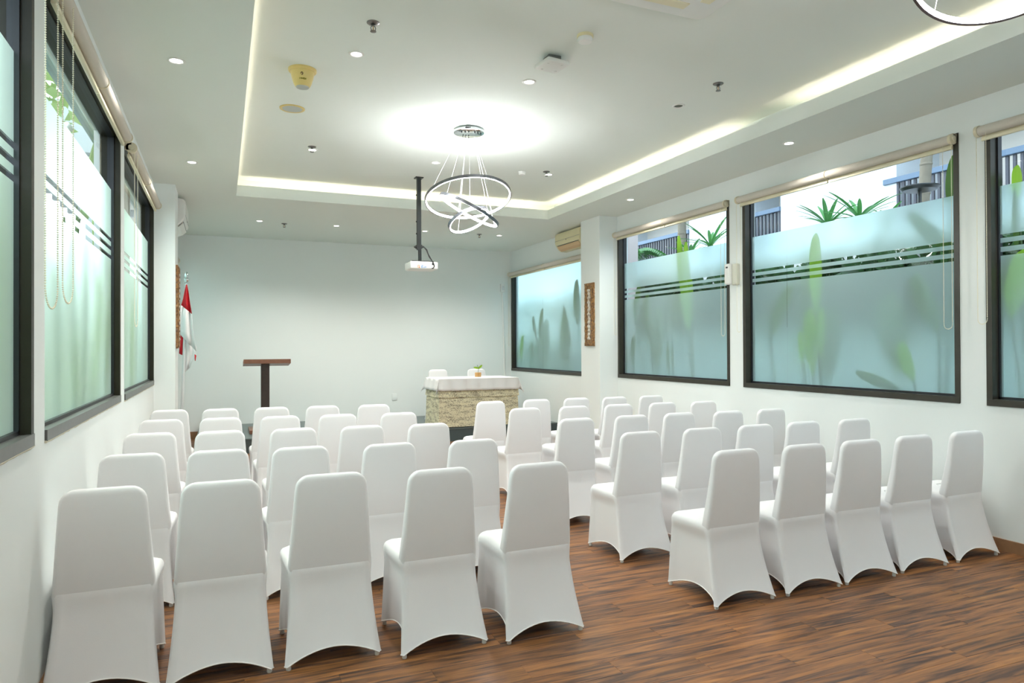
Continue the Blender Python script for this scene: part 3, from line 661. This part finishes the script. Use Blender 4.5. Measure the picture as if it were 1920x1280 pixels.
lv = [(.004, tz - .035, 0), (.006, .86, .002), (.020, .700, .004), (.022, .690, .004), (.001, .688, .003), (.006, .66, .003), (.010, .55, .005), (.012, .40, .007), (.020, .28, .011), (.026, SZ + .012, .014)]
sk.loft([loopn(*q) for q in lv], cap=False); sk.build('skirt', M['batik'], t, 60, label='beige woven skirt with dark stitched marks')
# overlay cloth: top sheet with hanging edge, pointed corners
cl = MB(); nx, ny = 36, 20; d = .20; ov = .01
def clothP(u, v):
    U = -d + u * (tx1 - tx0 + 2 * d); V = -d + v * (ty1 - ty0 + 2 * d); Lx, Ly = tx1 - tx0, ty1 - ty0
    ox = -min(U, 0) if U < 0 else max(U - Lx, 0); oy = -min(V, 0) if V < 0 else max(V - Ly, 0)
    cxp = min(max(U, -ov), Lx + ov); cyp = min(max(V, -ov), Ly + ov)
    drop = math.hypot(max(ox - ov, 0), max(oy - ov, 0)) if (ox > ov and oy > ov) else max(ox - ov, oy - ov, 0)
    fl_ = drop * .12 + .012 * (drop / .2) * math.sin(U * 26) * (1 if oy > ov else 0) + .012 * (drop / .2) * math.sin(V * 24) * (1 if ox > ov else 0)
    sx = -1 if U < 0 else 1; sy = -1 if V < 0 else 1
    if ox > ov and oy > ov: k = .38 * min(ox, oy) + .03 * drop; cxp += sx * k; cyp += sy * k
    else:
        if ox > ov: cxp += sx * (fl_ + .016)
        if oy > ov: cyp += sy * (fl_ + .016)
    return (tx0 + cxp, ty0 + cyp, tz + .004 - drop)
cl.grid(clothP, 48, 30)
tc_ = cl.build('tablecloth', M['linen'], None, 70, solid=.004); tag(tc_, 'short white cloth draped over the top of the head table', 'tablecloth')
fx_, fy_ = 3.875, 10.60
t = thing('potted_sprig', 'small brown pot with two green leaves on the head table', 'plant', (fx_, fy_, tz + .006))
p0 = MB().lathe([(.050, 0), (.052, .02), (.054, .075), (.050, .08), (.046, .074), (.001, .07)], 20, (fx_, fy_, tz + .006), cap=False).build('pot', M['bamboo'], t, 40)
MB().lathe([(.056, 0), (.056, .012), (.051, .014)], 20, (fx_, fy_, tz + .005)).build('saucer', M['silver'], t, 40)
def leaf_blade(mb, base, tip, width, up=(0, 0, 1), curl=.12, n=8, face=None, blunt=False):
    b, tp = Vector(base), Vector(tip); ax_ = tp - b; L = ax_.length; a = ax_.normalized()
    fn = Vector(face).normalized() if face else Vector(up)
    side = a.cross(fn); side = side.normalized() if side.length > 1e-4 else Vector((1, 0, 0)); nm = side.cross(a).normalized()
    rows = []
    for i in range(n + 1):
        s = i / n; w = width / 2 * (math.sin(math.pi * min(1, (s * .92 + .06))) ** .5)
        if blunt: w = width / 2 * min(1, .12 + (s / .35) ** .8 * .88) * (math.sqrt(max(0, 1 - ((s - .62) / .385) ** 2)) if s > .62 else 1)
        bend = nm * (curl * L * s * s)
        c = b + ax_ * s - bend
        rows.append([c - side * w + nm * w * .28, c - side * w * .5 + nm * w * .06, c, c + side * w * .5 + nm * w * .06, c + side * w + nm * w * .28])
    mb.loft(rows, closed=False, cap=False); return mb
for (dx, dz, lx2, lz2) in ((.0, .155, -.075, .175), (.0, .15, .065, .21)):
    l = MB(); leaf_blade(l, (fx_ + dx + .01, fy_, tz + dz), (fx_ + lx2, fy_ - .02, tz + lz2), .035, face=(0, -1, .3), curl=.2); l.build('leaf', M['leafA'], t, True)
MB().tube([(fx_, fy_, tz + .07), (fx_ + .004, fy_, tz + .12), (fx_ + .01, fy_, tz + .155), (fx_ - .012, fy_, tz + .21)], .003, 6).build('stem', M['leafC'], t, True)

# flag
gx, gy = -.535, 11.30
t = thing('flag_on_pole', 'red and white flag draped on a white pole beside the stage', 'flag', (gx, gy, 0))
MB().lathe([(.145, 0), (.145, .02), (.06, .05), (.028, .10), (.02, .12)], 24, (gx - .02, gy, 0)).build('pole_base', M['silver'], t, 40)
MB().tube([(gx - .02, gy, .05), (gx - .01, gy, .6), (-.484, gy, 2.46)], [.022, .022, .018], 12).build('pole', M['silver'], t, True)
MB().lathe([(.016, 0), (.040, .012), (.022, .03), (.034, .05), (.036, .075), (.022, .09), (.026, .105), (.030, .125), (.022, .15), (.006, .18)], 14, (-.482, gy, 2.45)).build('finial', M['chrome'], t, True)
def flag_part(name, rows, m, phase, dy):
    mb = MB(); n = 22; rings = []
    for z0_, xl, z1_, xr, amp in rows:
        rings.append([(xl + (xr - xl) * s, gy + dy + amp * math.sin(s * 9.5 + phase) * (0.3 + .7 * s), z0_ + (z1_ - z0_) * s) for s in [k / n for k in range(n + 1)]])
    mb.loft(rings, closed=False, cap=False); return mb.build(name, m, t, True, solid=.004)
flag_part('red_band', [(2.435, -.490, 2.435, -.476, .004), (2.36, -.505, 2.33, -.457, .015), (2.22, -.530, 2.16, -.436, .022), (2.13, -.556, 2.00, -.412, .03)], M['red'], .3, -.035)
flag_part('white_band', [(2.13, -.556, 2.00, -.412, .03), (1.98, -.580, 1.80, -.395, .032), (1.85, -.598, 1.60, -.372, .032), (1.745, -.612, 1.44, -.352, .03)], M['flagwhite'], .3, -.035)
flag_part('white_fold', [(1.75, -.535, 1.52, -.352, .02), (1.52, -.528, 1.38, -.352, .022), (1.30, -.520, 1.31, -.40, .02), (1.12, -.515, 1.20, -.44, .015)], M['flagwhite'], 1.2, .015)
flag_part('red_fold', [(1.72, -.562, 1.70, -.530, .008), (1.55, -.575, 1.52, -.530, .01), (1.41, -.585, 1.38, -.53, .01)], M['red'], 0, .0)
flag_part('red_hem', [(1.40, -.375, 1.38, -.352, .004), (1.34, -.373, 1.335, -.360, .004), (1.30, -.370, 1.30, -.364, .003)], M['red'], 0, -.01)

# ------------------------------------------------------------------ chairs
def chair_proto():
    t = thing('banquet_chair', 'x', 'chair')
    ZS = .432
    rearH, frontH = (.234, -.006), (.226, .480); rearS, frontS = (.200, .100), (.214, .448)
    def plateau(s, e=.2):
        q = min(s, 1 - s) / e; q = max(0, min(1, q)); return q * q * (3 - 2 * q)
    def ring(tt, grow=0.0, z=None, inset_on=1.0):
        q_ = 1 - (1 - tt) ** 1.55; rx = rearH[0] + (rearS[0] - rearH[0]) * q_; ry = rearH[1] + (rearS[1] - rearH[1]) * q_; fx2 = frontH[0] + (frontS[0] - frontH[0]) * tt; fy2 = frontH[1] + (frontS[1] - frontH[1]) * tt
        rx -= grow; fx2 -= grow; ry += grow; fy2 -= grow
        rc = .020
        C = [(-rx, ry), (rx, ry), (fx2, fy2), (-fx2, fy2)]; out = []; n = 14
        for k in range(4):
            a = Vector(C[k]); b = Vector(C[(k + 1) % 4]); e = (b - a); L = e.length; e = e / L; nrm = Vector((-e.y, e.x))
            side = k in (1, 3)
            for i in range(n + 1):
                s = (rc + (L - 2 * rc) * i / n) / L; p = a + e * (s * L)
                arch = math.sin(math.pi * s) ** .9
                zz_ = (.010 + (ZS - .010) * tt) if z is None else z
                if z is None: zz_ += .062 * arch * (1 - tt) ** 2.2
                ins = 0
                if z is None or inset_on:
                    ins = .030 * math.sin(math.pi * s) * (1 - tt) ** 1.5
                    top = max(0, min(1, (1 - tt) / .22))
                    ins += (.030 if side else .006) * plateau(s, .15) * top * top * (3 - 2 * top) * inset_on
                p = p + nrm * ins
                out.append((p.x, p.y, zz_))
        return out
    mb = MB()
    lv = [ring(q) for q in (0, .06, .14, .25, .38, .52, .66, .76, .83, .89, .94, 1.0)]
    lv += [ring(1, .004, .446, 0), ring(1, .012, .458, 0), ring(1, .028, .467, 0), ring(1, .06, .473, 0), ring(1, .11, .477, 0), ring(1, .17, .479, 0)]
    mb.loft(lv, cap=False); n = len(lv[0]); mb.f.append(tuple(range((len(lv) - 1) * n, len(lv) * n)))
    seat = mb.build('seat', M['cover'], t, 75, local=True, label='stretched white seat cover with arched hem')
    h = MB(); pts = ring(0); h.tube(pts + [pts[0]], .0032, 5, cap=False); h.build('hem', M['hem'], seat, True, local=True)
    # back
    zs = [.35, .395, .44, .50, .57, .64, .71, .77, .815, .840, .856, .868, .877, .883, .887]
    bk = MB(); rings = []; R0 = .070; zt = .887
    for z in zs:
        yr = .1005 - .0355 * max(0, (z - .44)) / .445 + max(0, .44 - z) * .09 - .006 * math.sin(math.pi * max(0, min(1, (z - .44) / .44)))
        w = .199 - (.199 - .171) * (max(0, z - .44) / .375) - max(0, .44 - z) * .36 if z <= .815 else .171
        th = .066 - .024 * min(1, max(0, (z - .44) / .35))
        if z > zt - R0: q = (z - (zt - R0)) / R0; w = w - R0 + R0 * math.sqrt(max(0, 1 - min(q, .9995) ** 2))
        e = max(0, (z - (zt - .022)) / .022)
        thh = th * math.sqrt(max(.02, 1 - e * e)); yc = yr + th / 2
        rc = min(thh / 2 * .95, .019); out = []
        for qx, qy, a0 in ((1, -1, 270), (1, 1, 0), (-1, 1, 90), (-1, -1, 180)):
            for k in range(6):
                a = R(a0 + 90 * k / 5); out.append((qx * (w - rc) + rc * math.cos(a), yc + qy * (thh / 2 - rc) + rc * math.sin(a), z))
        rings.append(out)
    bk.loft(rings); back = bk.build('backrest', M['cover'], t, 75, local=True, label='tall tapered white covered backrest')
    for sx, sy, fx2 in ((-1, .018, .210), (1, .018, .210), (-1, .456, .205), (1, .456, .205)):
        MB().lathe([(.010, 0), (.012, .003), (.011, .02), (.009, .035)], 10, (sx * (fx2 - .004), sy, 0)).build('foot', M['glide'], t, 40, local=True, label='pale plastic leg foot below the hem')
    return t
proto = chair_proto()
LT = [[(-.478, 3.46), (-.005, 3.42), (.49, 3.40), (1.015, 3.31), (1.54, 3.26)], [(-.478, 4.50), (-.02, 4.46), (.45, 4.39), (.985, 4.31), (1.53, 4.26)],
      [(-.478, 5.55), (-.01, 5.48), (.50, 5.42), (1.01, 5.37), (1.525, 5.30)], [(-.475, 6.54), (-.01, 6.50), (.48, 6.43), (.975, 6.37), (1.52, 6.29)],
      [(-.475, 7.53), (-.01, 7.46), (.47, 7.41), (.97, 7.36), (1.49, 7.29)]]
RT = [[(2.797, 3.205), (3.325, 3.20), (3.81, 3.20), (4.325, 3.215), (4.875, 3.22)], [(2.76, 4.15), (3.30, 4.15), (3.81, 4.15), (4.31, 4.16), (4.85, 4.14)],
      [(2.78, 5.15), (3.34, 5.17), (3.86, 5.18), (4.38, 5.13), (4.90, 5.13)], [(2.78, 6.23), (3.32, 6.21), (3.85, 6.21), (4.39, 6.19), (4.89, 6.13)],
      [(2.77, 7.15), (3.35, 7.18), (3.87, 7.18), (4.36, 7.12), (4.88, 7.12)]]
rows = ['back row', 'second row from the back', 'middle row', 'second row from the stage', 'front row by the stage']
seats = ['aisle seat', 'second seat from the aisle', 'middle seat', 'second seat from the wall', 'wall seat']
first = True
for blk, T in (('lectern', LT), ('head table', RT)):
    for i in range(5):
        for j in range(5):
            x, y = T[i][j]; s = seats[4 - j] if blk == 'lectern' else seats[j]
            lab = 'white covered chair, %s block, %s, %s' % (blk, rows[i], s)
            rz = R(random.uniform(-1.2, 1.2)); loc = (x, y - .068, 0)
            if first: proto.location = loc; proto['label'] = lab; proto['group'] = 'white covered chairs facing the stage'; first = False
            else: dup(proto, loc, lab, rz, 'white covered chairs facing the stage')
dup(proto, (3.50, 11.72, SZ), 'white covered chair behind the head table, end nearer the lectern', math.pi, 'white covered chairs behind the head table')
dup(proto, (4.22, 11.72, SZ), 'white covered chair behind the head table, behind the potted sprig', math.pi, 'white covered chairs behind the head table')

# black cable on the floor by the wall
tag(MB().tube([(XR - .03, 1.6, .012), (XR - .035, 2.2, .012), (XR - .03, 2.6, .012), (XR - .032, 3.02, .012)], .011, 8).build('floor_cable', M['blackrub'], None, True), 'black cable lying along the foot of the window wall', 'cable')

# ------------------------------------------------------------------ outside, table side
structure(MB().box(XR + .17, 40, -12, 40, -.3, -.1).build('ground_right', M['ground'])); structure(MB().box(-40, XL - .17, -12, 40, -.3, -.1).build('ground_left', M['ground']))
def foliage(name, boxes, n, m, size, label, cat, aspect=3.0):
    mb = MB()
    for k in range(n):
        b = random.choice(boxes); c = Vector((random.uniform(b[0], b[1]), random.uniform(b[2], b[3]), random.uniform(b[4], b[5])))
        d = Vector((random.gauss(0, .6), random.gauss(0, .6), random.gauss(.6, .5))).normalized(); s = d.cross(Vector((random.gauss(0, 1), random.gauss(0, 1), random.gauss(0, 1)))).normalized(); L = size * random.uniform(.6, 1.4); w = L / aspect
        mb.add([c, c + d * L * .5 + s * w * .5, c + d * L, c + d * L * .5 - s * w * .5], [(0, 1, 2, 3)])
    return tag(mb.build(name, m), label, cat, None, 'stuff')
foliage('shrubbery', [(6.3, 6.78, 12, 24, .3, 1.6), (6.3, 6.78, 12, 24, .3, 1.9), (6.3, 6.78, -1, 24, -.1, .7), (6.60, 6.79, -1, 24, 2.0, 2.44), (6.60, 6.79, 2, 11, 2.0, 2.44), (6.60, 6.79, 2, 11, 2.0, 2.44), (6.60, 6.79, 2, 11, 1.7, 2.1)], 9500, M['leafD'], .24, 'dense dark green planting along the outside of the frosted windows', 'shrubs')
structure(MB().box(6.82, 7.0, -3, 32, -.1, 2.72).build('wall_planter', M['planter']))
def spiky(x, y, z, r, n, label, seed):
    random.seed(seed); t = thing('spiky_plant', label, 'plant', (x, y, z), group='spiky plants on the planter ledge')
    MB().lathe([(.05, -.12), (.06, -.04), (.04, 0.03)], 10, (x, y, z)).build('crown_base', M['leafC'], t, True)
    for k in range(n):
        a = 2 * math.pi * k / n + random.uniform(-.2, .2); el = random.uniform(.35, 1.1); d = Vector((math.cos(a) * math.cos(el), math.sin(a) * math.cos(el), math.sin(el)))
        L = r * random.uniform(.8, 1.15); l = MB(); leaf_blade(l, (x, y, z), tuple(Vector((x, y, z)) + d * L), .052, face=(d.x * -.5, d.y * -.5, 1), curl=.28, n=6); l.build('leaf', M['leafC'], t, True)
spiky(6.95, 6.33, 2.98, .42, 15, 'spiky green plant on the ledge, nearer the white wall corner', 3)
spiky(6.95, 5.86, 2.98, .46, 15, 'spiky green plant on the ledge beside the balcony slats', 4)
spiky(6.95, 5.50, 2.90, .25, 8, 'small spiky plant under the balcony slats', 5)
spiky(6.95, 8.55, 3.02, .50, 16, 'spiky green plant seen through the window next to the pillar', 6)
spiky(6.95, 9.05, 2.95, .36, 14, 'spiky green plant between the palms and the pointed leaf', 8)
structure(MB().rbox(5.52, 5.80, 8.80, 9.13, -.1, 4.2, .01).build('pillar_exterior', M['pinkpier']))
# building opposite
BX = 9.0
bl = thing('opposite_building', 'white building with slatted balconies across the planting', 'building', (BX, 8, 0))
for y0, y1 in ((6.95, 9.18), (10.16, 11.72), (14.6, 40)):
    MB().box(BX - .02, BX + .9, y0, y1, -.1, 7).build('white_wall', M['cladding'], bl)
MB().box(BX + .9, BX + 1.1, -2, 40, -.1, 7).build('corridor_wall', M['extwall2'], bl)
MB().box(BX - .3, BX + .9, -2, 40, 4.55, 4.8).build('soffit', M['extgrey'], bl)
MB().box(BX - .1, BX + .9, -2, 40, 3.0, 3.2).build('balcony_floor', M['cladding'], bl)
MB().box(BX, BX + .1, -2, 40, 1.2, 3.0).build('balcony_fascia', M['cladding'], bl)
MB().box(BX - .3, BX - .1, -2, 40, 4.8, 7.2).build('parapet', M['cladding'], bl)
for yy in (9.6, 13.0, 5.9): MB().lathe([(.11, 0), (.11, -.02), (.09, -.03)], 20, (BX + .45, yy, 4.55)).build('soffit_light', M['whiteplastic'], bl)
for y0, y1 in ((3.2, 7.15), (9.18, 10.16), (11.72, 14.6)):
    MB().rbox(BX - .05, BX + .03, y0, y1, 3.84, 3.92, .006).build('handrail', M['rail'], bl)
    n = int((y1 - y0) / .088); sm_ = MB().box(-.015, .015, -.018, .018, 0, .72).mesh('slat', M['slat'])
    for k in range(n):
        o = bpy.data.objects.new('slat', sm_); COL.objects.link(o); o.parent = bl; o.location = (0, y0 + .04 + k * .088 - 8, 3.13)
def palm(pts, r, label, nf, fl, seed, group='palms beside the opposite building'):
    random.seed(seed); t = thing('palm_tree', label, 'palm', pts[0], group=group)
    MB().tube(pts, r, 12).build('trunk', M['trunk'], t, True)
    rg = MB()
    for i in range(len(pts) - 1):
        for k in range(3):
            p = Vector(pts[i]).lerp(Vector(pts[i + 1]), k / 3); rr_ = r if not isinstance(r, list) else r[i]
            rg.lathe([(rr_ * 1.06, -.012), (rr_ * 1.09, 0), (rr_ * 1.06, .012)], 12, tuple(p), cap=False)
    rg.build('trunk_rings', M['trunk'], t, True)
    top = Vector(pts[-1])
    for k in range(nf):
        a = 2 * math.pi * k / nf + random.uniform(-.3, .3); el = random.uniform(.1, .9); fr = MB(); d = Vector((math.cos(a), math.sin(a), 0)); prev = None; spine = []
        for i in range(10):
            s = i / 9; spine.append(top + d * (fl * s * math.cos(el)) + Vector((0, 0, fl * (math.sin(el) * s - .75 * s * s))))
        fr.tube(spine, [.014 - .0013 * i for i in range(10)], 5)
        for i in range(1, 10):
            for q in (0, .5):
                p = spine[i - 1].lerp(spine[i], q + .5 if i < 9 else q); sd = d.cross(Vector((0, 0, 1)))
                for s_ in (-1, 1): leaf_blade(fr, tuple(p), tuple(p + (sd * s_ * .9 + d * .5 + Vector((0, 0, -.15))) * (.34 * fl * (1 - .45 * i / 9))), .045, curl=.2, n=3)
        fr.build('frond', M['leafC'], t, True)
palm([(7.6, 10.1, -.1), (7.6, 10.11, 2.5), (7.58, 10.11, 4.0), (7.55, 10.1, 6.2)], .075, 'straight ringed palm trunk against the white wall', 9, 1.6, 11)
palm([(7.6, 5.62, -.1), (7.6, 5.58, 2.6), (7.55, 5.46, 3.6), (7.5, 5.34, 4.6), (7.45, 5.2, 6.4)], .062, 'leaning ringed palm trunk in front of the balcony slats', 9, 1.6, 12)
palm([(6.45, 9.95, -.1), (6.43, 9.93, 2.6), (6.41, 9.85, 3.05)], [.04, .035, .03], 'low young palm with drooping fronds beside the pink pier', 9, .74, 13)
tag(MB().lathe([(.001, -.03), (.17, -.028), (.20, .0), (.20, .012), (.17, .02), (.001, .02)], 28, (7.22, 5.30, 3.26), cap=False).build('garden_lamp_dish', M['black'], None, 40), 'dark round dish lamp in front of the balcony slats', 'lamp')
tag(MB().tube([(7.22, 5.30, -.1), (7.22, 5.30, 3.235)], .02, 8).build('lamp_post', M['black'], None, True), 'slim dark post under the round dish lamp', 'post')
# paddle leaves close to the glass: (plant, x, (tip y,z), (base y,z), width, bright)
PL = [
 ('upright pale paddle leaf plant just outside the window with spiky plants', [('A', 5.43, (5.07, 2.61), (5.07, 1.80), .155), ('A', 5.43, (5.15, 1.87), (5.12, 1.20), .17), ('A', 5.47, (5.04, 1.87), (5.06, 1.35), .10), ('A', 5.47, (5.32, 1.65), (5.29, 1.30), .075)], (5.5, 5.10)),
 ('bent paddle leaf plant near the far jamb of the window with spiky plants', [('B', 5.46, (5.40, 2.14), (5.73, 1.55), .17), ('B', 5.85, (5.2, 1.9), (5.3, 1.1), .28)], (5.6, 5.7)),
 ('broad paddle leaf plant near the near jamb of the window with spiky plants', [('B', 5.43, (4.02, 2.11), (3.82, 1.60), .16), ('A', 5.41, (4.14, 1.53), (4.03, 1.18), .12), ('B', 5.40, (4.60, 1.25), (4.18, 1.12), .10), ('B', 5.63, (4.22, 2.66), (3.82, 2.27), .13), ('B', 5.63, (3.82, 3.08), (3.85, 2.66), .11), ('B', 5.9, (4.6, 2.0), (4.5, 1.2), .3)], (5.55, 3.95)),
 ('tall pointed leaf plant outside the window next to the pillar', [('A', 5.45, (7.31, 2.92), (7.10, 1.70), .17), ('A', 5.53, (7.27, 2.84), (7.15, 1.80), .17), ('B', 5.43, (7.53, 1.58), (7.51, 1.15), .07), ('B', 5.43, (7.43, 1.53), (7.42, 1.15), .06)], (5.6, 7.2)),
 ('dusky leaf clump outside the window next to the pillar', [('B', 5.48, (8.25, 2.37), (8.37, 1.80), .17), ('B', 5.48, (8.06, 2.24), (7.99, 1.5), .18), ('B', 5.58, (7.90, 2.02), (7.96, 1.15), .30), ('B', 5.50, (8.43, 1.65), (8.45, 1.15), .14)], (5.65, 8.1)),
 ('small shadowy leaf clump outside the fully frosted window', [('B', 5.43, (11.33, 2.19), (11.45, 1.55), .18), ('B', 5.43, (11.75, 2.07), (11.61, 1.65), .15), ('A', 5.41, (12.18, 1.72), (12.24, 1.2), .17), ('B', 5.63, (11.5, 1.99), (11.56, 1.1), .46), ('B', 5.53, (12.0, 1.6), (11.88, 1.25), .17)], (5.6, 11.6)),
 ('taller shadowy leaf clump outside the fully frosted window beside the pillar', [('B', 5.43, (10.02, 2.60), (9.97, 1.85), .24), ('B', 5.45, (10.54, 2.18), (10.26, 1.5), .17), ('B', 5.7, (10.9, 2.1), (10.8, 1.1), .4)], (5.6, 10.2)),
 ('leaf plant outside the window cut by the frame edge', [('A', 5.48, (3.235, 2.84), (3.24, 2.58), .085), ('A', 5.45, (3.17, 2.20), (3.27, 1.70), .16), ('B', 5.48, (3.255, 2.66), (3.25, 2.2), .05), ('B', 5.8, (3.1, 1.7), (3.1, 1.0), .3)], (5.6, 3.2)),
]
for lab, leaves, (bx_, by_) in PL:
    t = thing('paddle_leaf_plant', lab, 'plant', (bx_, by_, -.1), group='paddle leaf plants outside the table side windows')
    for kind, x, tip, base, w in leaves:
        xt = 5.352 if x < 5.52 else x - .03; k = xt / x; xb = x + .05; kb = xb / x
        T = (xt, tip[0] * k, 1.5 + (tip[1] - 1.5) * k); B = (xb, base[0] * kb, 1.5 + (base[1] - 1.5) * kb)
        l = MB(); leaf_blade(l, B, T, w, face=(-1, 0, .05), curl=-.01, n=16, blunt=(kind == 'A' or w > .12) and lab[:4] != 'tall'); lo = l.build('leaf', M['leafA' if kind == 'A' else 'leafB'], t, True)
        MB().tube([(bx_, by_, -.1), ((bx_ + xb) / 2 + .03, (by_ + B[1]) / 2, B[2] * .45), (B[0], B[1], B[2] + .02)], .011, 6).build('stalk', M['leafB'], lo, True)

# ------------------------------------------------------------------ outside, flag side
foliage('hedge_flag_side', [(-2.3, -1.7, -1, 10.4, -.1, 1.5)], 2600, M['leafE'], .26, 'pale green planting along the outside of the mint windows', 'hedge')
structure(MB().box(-3.2, -3.0, -3, 24, -.1, 2.9).build('wall_garden', M['cladding']))
structure(MB().box(-1.15, -.885, 7.98, 8.16, -.1, 4.3).build('pillar_flag_side', M['tanpier']))
structure(MB().box(-1.15, -.885, 3.36, 3.46, -.1, 4.3).build('pillar_entrance_side', M['tanpier']))
structure(MB().box(-1.02, -.885, .5, 13, 3.26, 3.34).build('reflection_band', M['teal']))  # added slab; its teal stands in for the reflection along the window heads
t = thing('garden_hose', 'white hose looping down outside the nearer mint window', 'hose', (-1.1, 6.0, 3.2))
MB().tube([(-1.12, 6.45, 3.26), (-1.1, 6.2, 3.22), (-1.1, 6.02, 3.12), (-1.1, 5.96, 2.98), (-1.1, 5.97, 2.86), (-1.1, 6.05, 2.78), (-1.1, 6.3, 2.76), (-1.1, 6.7, 2.84), (-1.12, 7.2, 3.0)], .024, 10).build('hose_tube', M['hose'], t, True)
nb = thing('garden_pavilion', 'white garden pavilion with slatted fascia beyond the mint windows', 'building', (-2.0, 13, 0))
MB().box(-2.6, -1.45, 11.0, 11.25, 4.2, 4.9).build('fascia', M['cladding'], nb); MB().box(-2.6, -1.4, 11.26, 16, 4.05, 4.2).build('soffit_beam', M['extwall2'], nb)
MB().box(-1.75, -1.5, 11.1, 11.4, -.1, 4.1).build('post', M['cladding'], nb)
for k in range(6): MB().box(-2.55, -1.5, 11.4 + k * .6, 11.5 + k * .6, 3.92, 4.05).build('rafter', M['extgrey'], nb)
LP = [('big translucent paddle leaf plant outside the mint window with the hose', [('E', -1.04, (6.98, 3.30), (6.36, 2.55), .34), ('A', -.92, (5.75, 2.2), (5.97, 1.45), .20), ('A', -.91, (6.04, 2.75), (6.13, 2.1), .08), ('A', -.89, (5.70, 1.9), (5.60, 1.15), .22), ('B', -.91, (5.35, 2.45), (5.30, 1.3), .12)], (-1.2, 6.0)),
      ('thin leaved plant outside the mint window with the hose', [('B', -.90, (4.9, 2.3), (4.75, 1.2), .16), ('B', -.92, (4.5, 2.0), (4.55, 1.15), .20), ('A', -.95, (5.1, 1.75), (5.05, 1.1), .14), ('B', -.93, (4.15, 2.4), (4.1, 1.2), .12)], (-1.3, 4.7)),
      ('leafy plant outside the mint window beside the flag side pillar', [('B', -.90, (7.6, 2.4), (7.5, 1.3), .16), ('A', -.95, (7.2, 2.1), (7.1, 1.1), .24), ('B', -.9, (6.6, 2.55), (6.65, 1.5), .14), ('A', -.9, (7.85, 1.9), (7.75, 1.1), .16)], (-1.3, 7.4)),
      ('leafy plant outside the mint window cut by the frame edge', [('A', -.95, (3.1, 2.3), (3.0, 1.2), .2), ('B', -.92, (2.8, 2.0), (2.7, 1.2), .2)], (-1.3, 2.9))]
for lab, leaves, (bx_, by_) in LP:
    t = thing('paddle_leaf_plant', lab, 'plant', (bx_, by_, -.1), group='paddle leaf plants outside the flag side windows')
    for kind, x, tip, base, w in leaves:
        l = MB(); leaf_blade(l, (x, base[0], base[1]), (x - .02, tip[0], tip[1]), w, face=(1, 0, .05), curl=-.03, n=10); lo = l.build('leaf', M['leaf' + kind], t, True)
        MB().tube([(bx_, by_, -.1), ((bx_ + x) / 2 - .03, (by_ + base[0]) / 2, base[1] * .45), (x, base[0], base[1] + .02)], .011, 6).build('stalk', M['leafB'], lo, True)
def tree(x, y, h, r, label, seed):
    random.seed(seed); t = thing('garden_tree', label, 'tree', (x, y, -.1), group='trees in the garden on the flag side')
    MB().tube([(x, y, -.1), (x + .1, y + .1, h * .5), (x, y, h)], [.12, .09, .05], 8).build('trunk', M['trunk'], t, True)
    mb = MB()
    for k in range(1500):
        d = Vector((random.gauss(0, 1), random.gauss(0, 1), random.gauss(0, .8))).normalized() * r * random.random() ** .4; c = Vector((x, y, h)) + d
        a = Vector((random.gauss(0, 1), random.gauss(0, 1), random.gauss(0, 1))).normalized(); b = a.cross(Vector((random.gauss(0, 1), random.gauss(0, 1), random.gauss(0, 1)))).normalized(); s = random.uniform(.10, .22)
        mb.add([c, c + a * s * .6 + b * s * .3, c + a * s * 1.2, c + a * s * .6 - b * s * .3], [(0, 1, 2, 3)])
    cr = mb.build('crown', M['leafE'], t); cr['kind'] = 'stuff'
tree(-2.7, 9.3, 4.8, 1.25, 'bushy pale green tree seen above the frosted glass near the hose', 21)
tree(-5.2, 14.5, 6.2, 1.8, 'taller pale green tree behind the garden pavilion', 22)
tree(-2.9, 6.6, 4.9, .9, 'small bushy tree seen through the mint window cut by the frame edge', 23)
print('objects', len(bpy.data.objects))
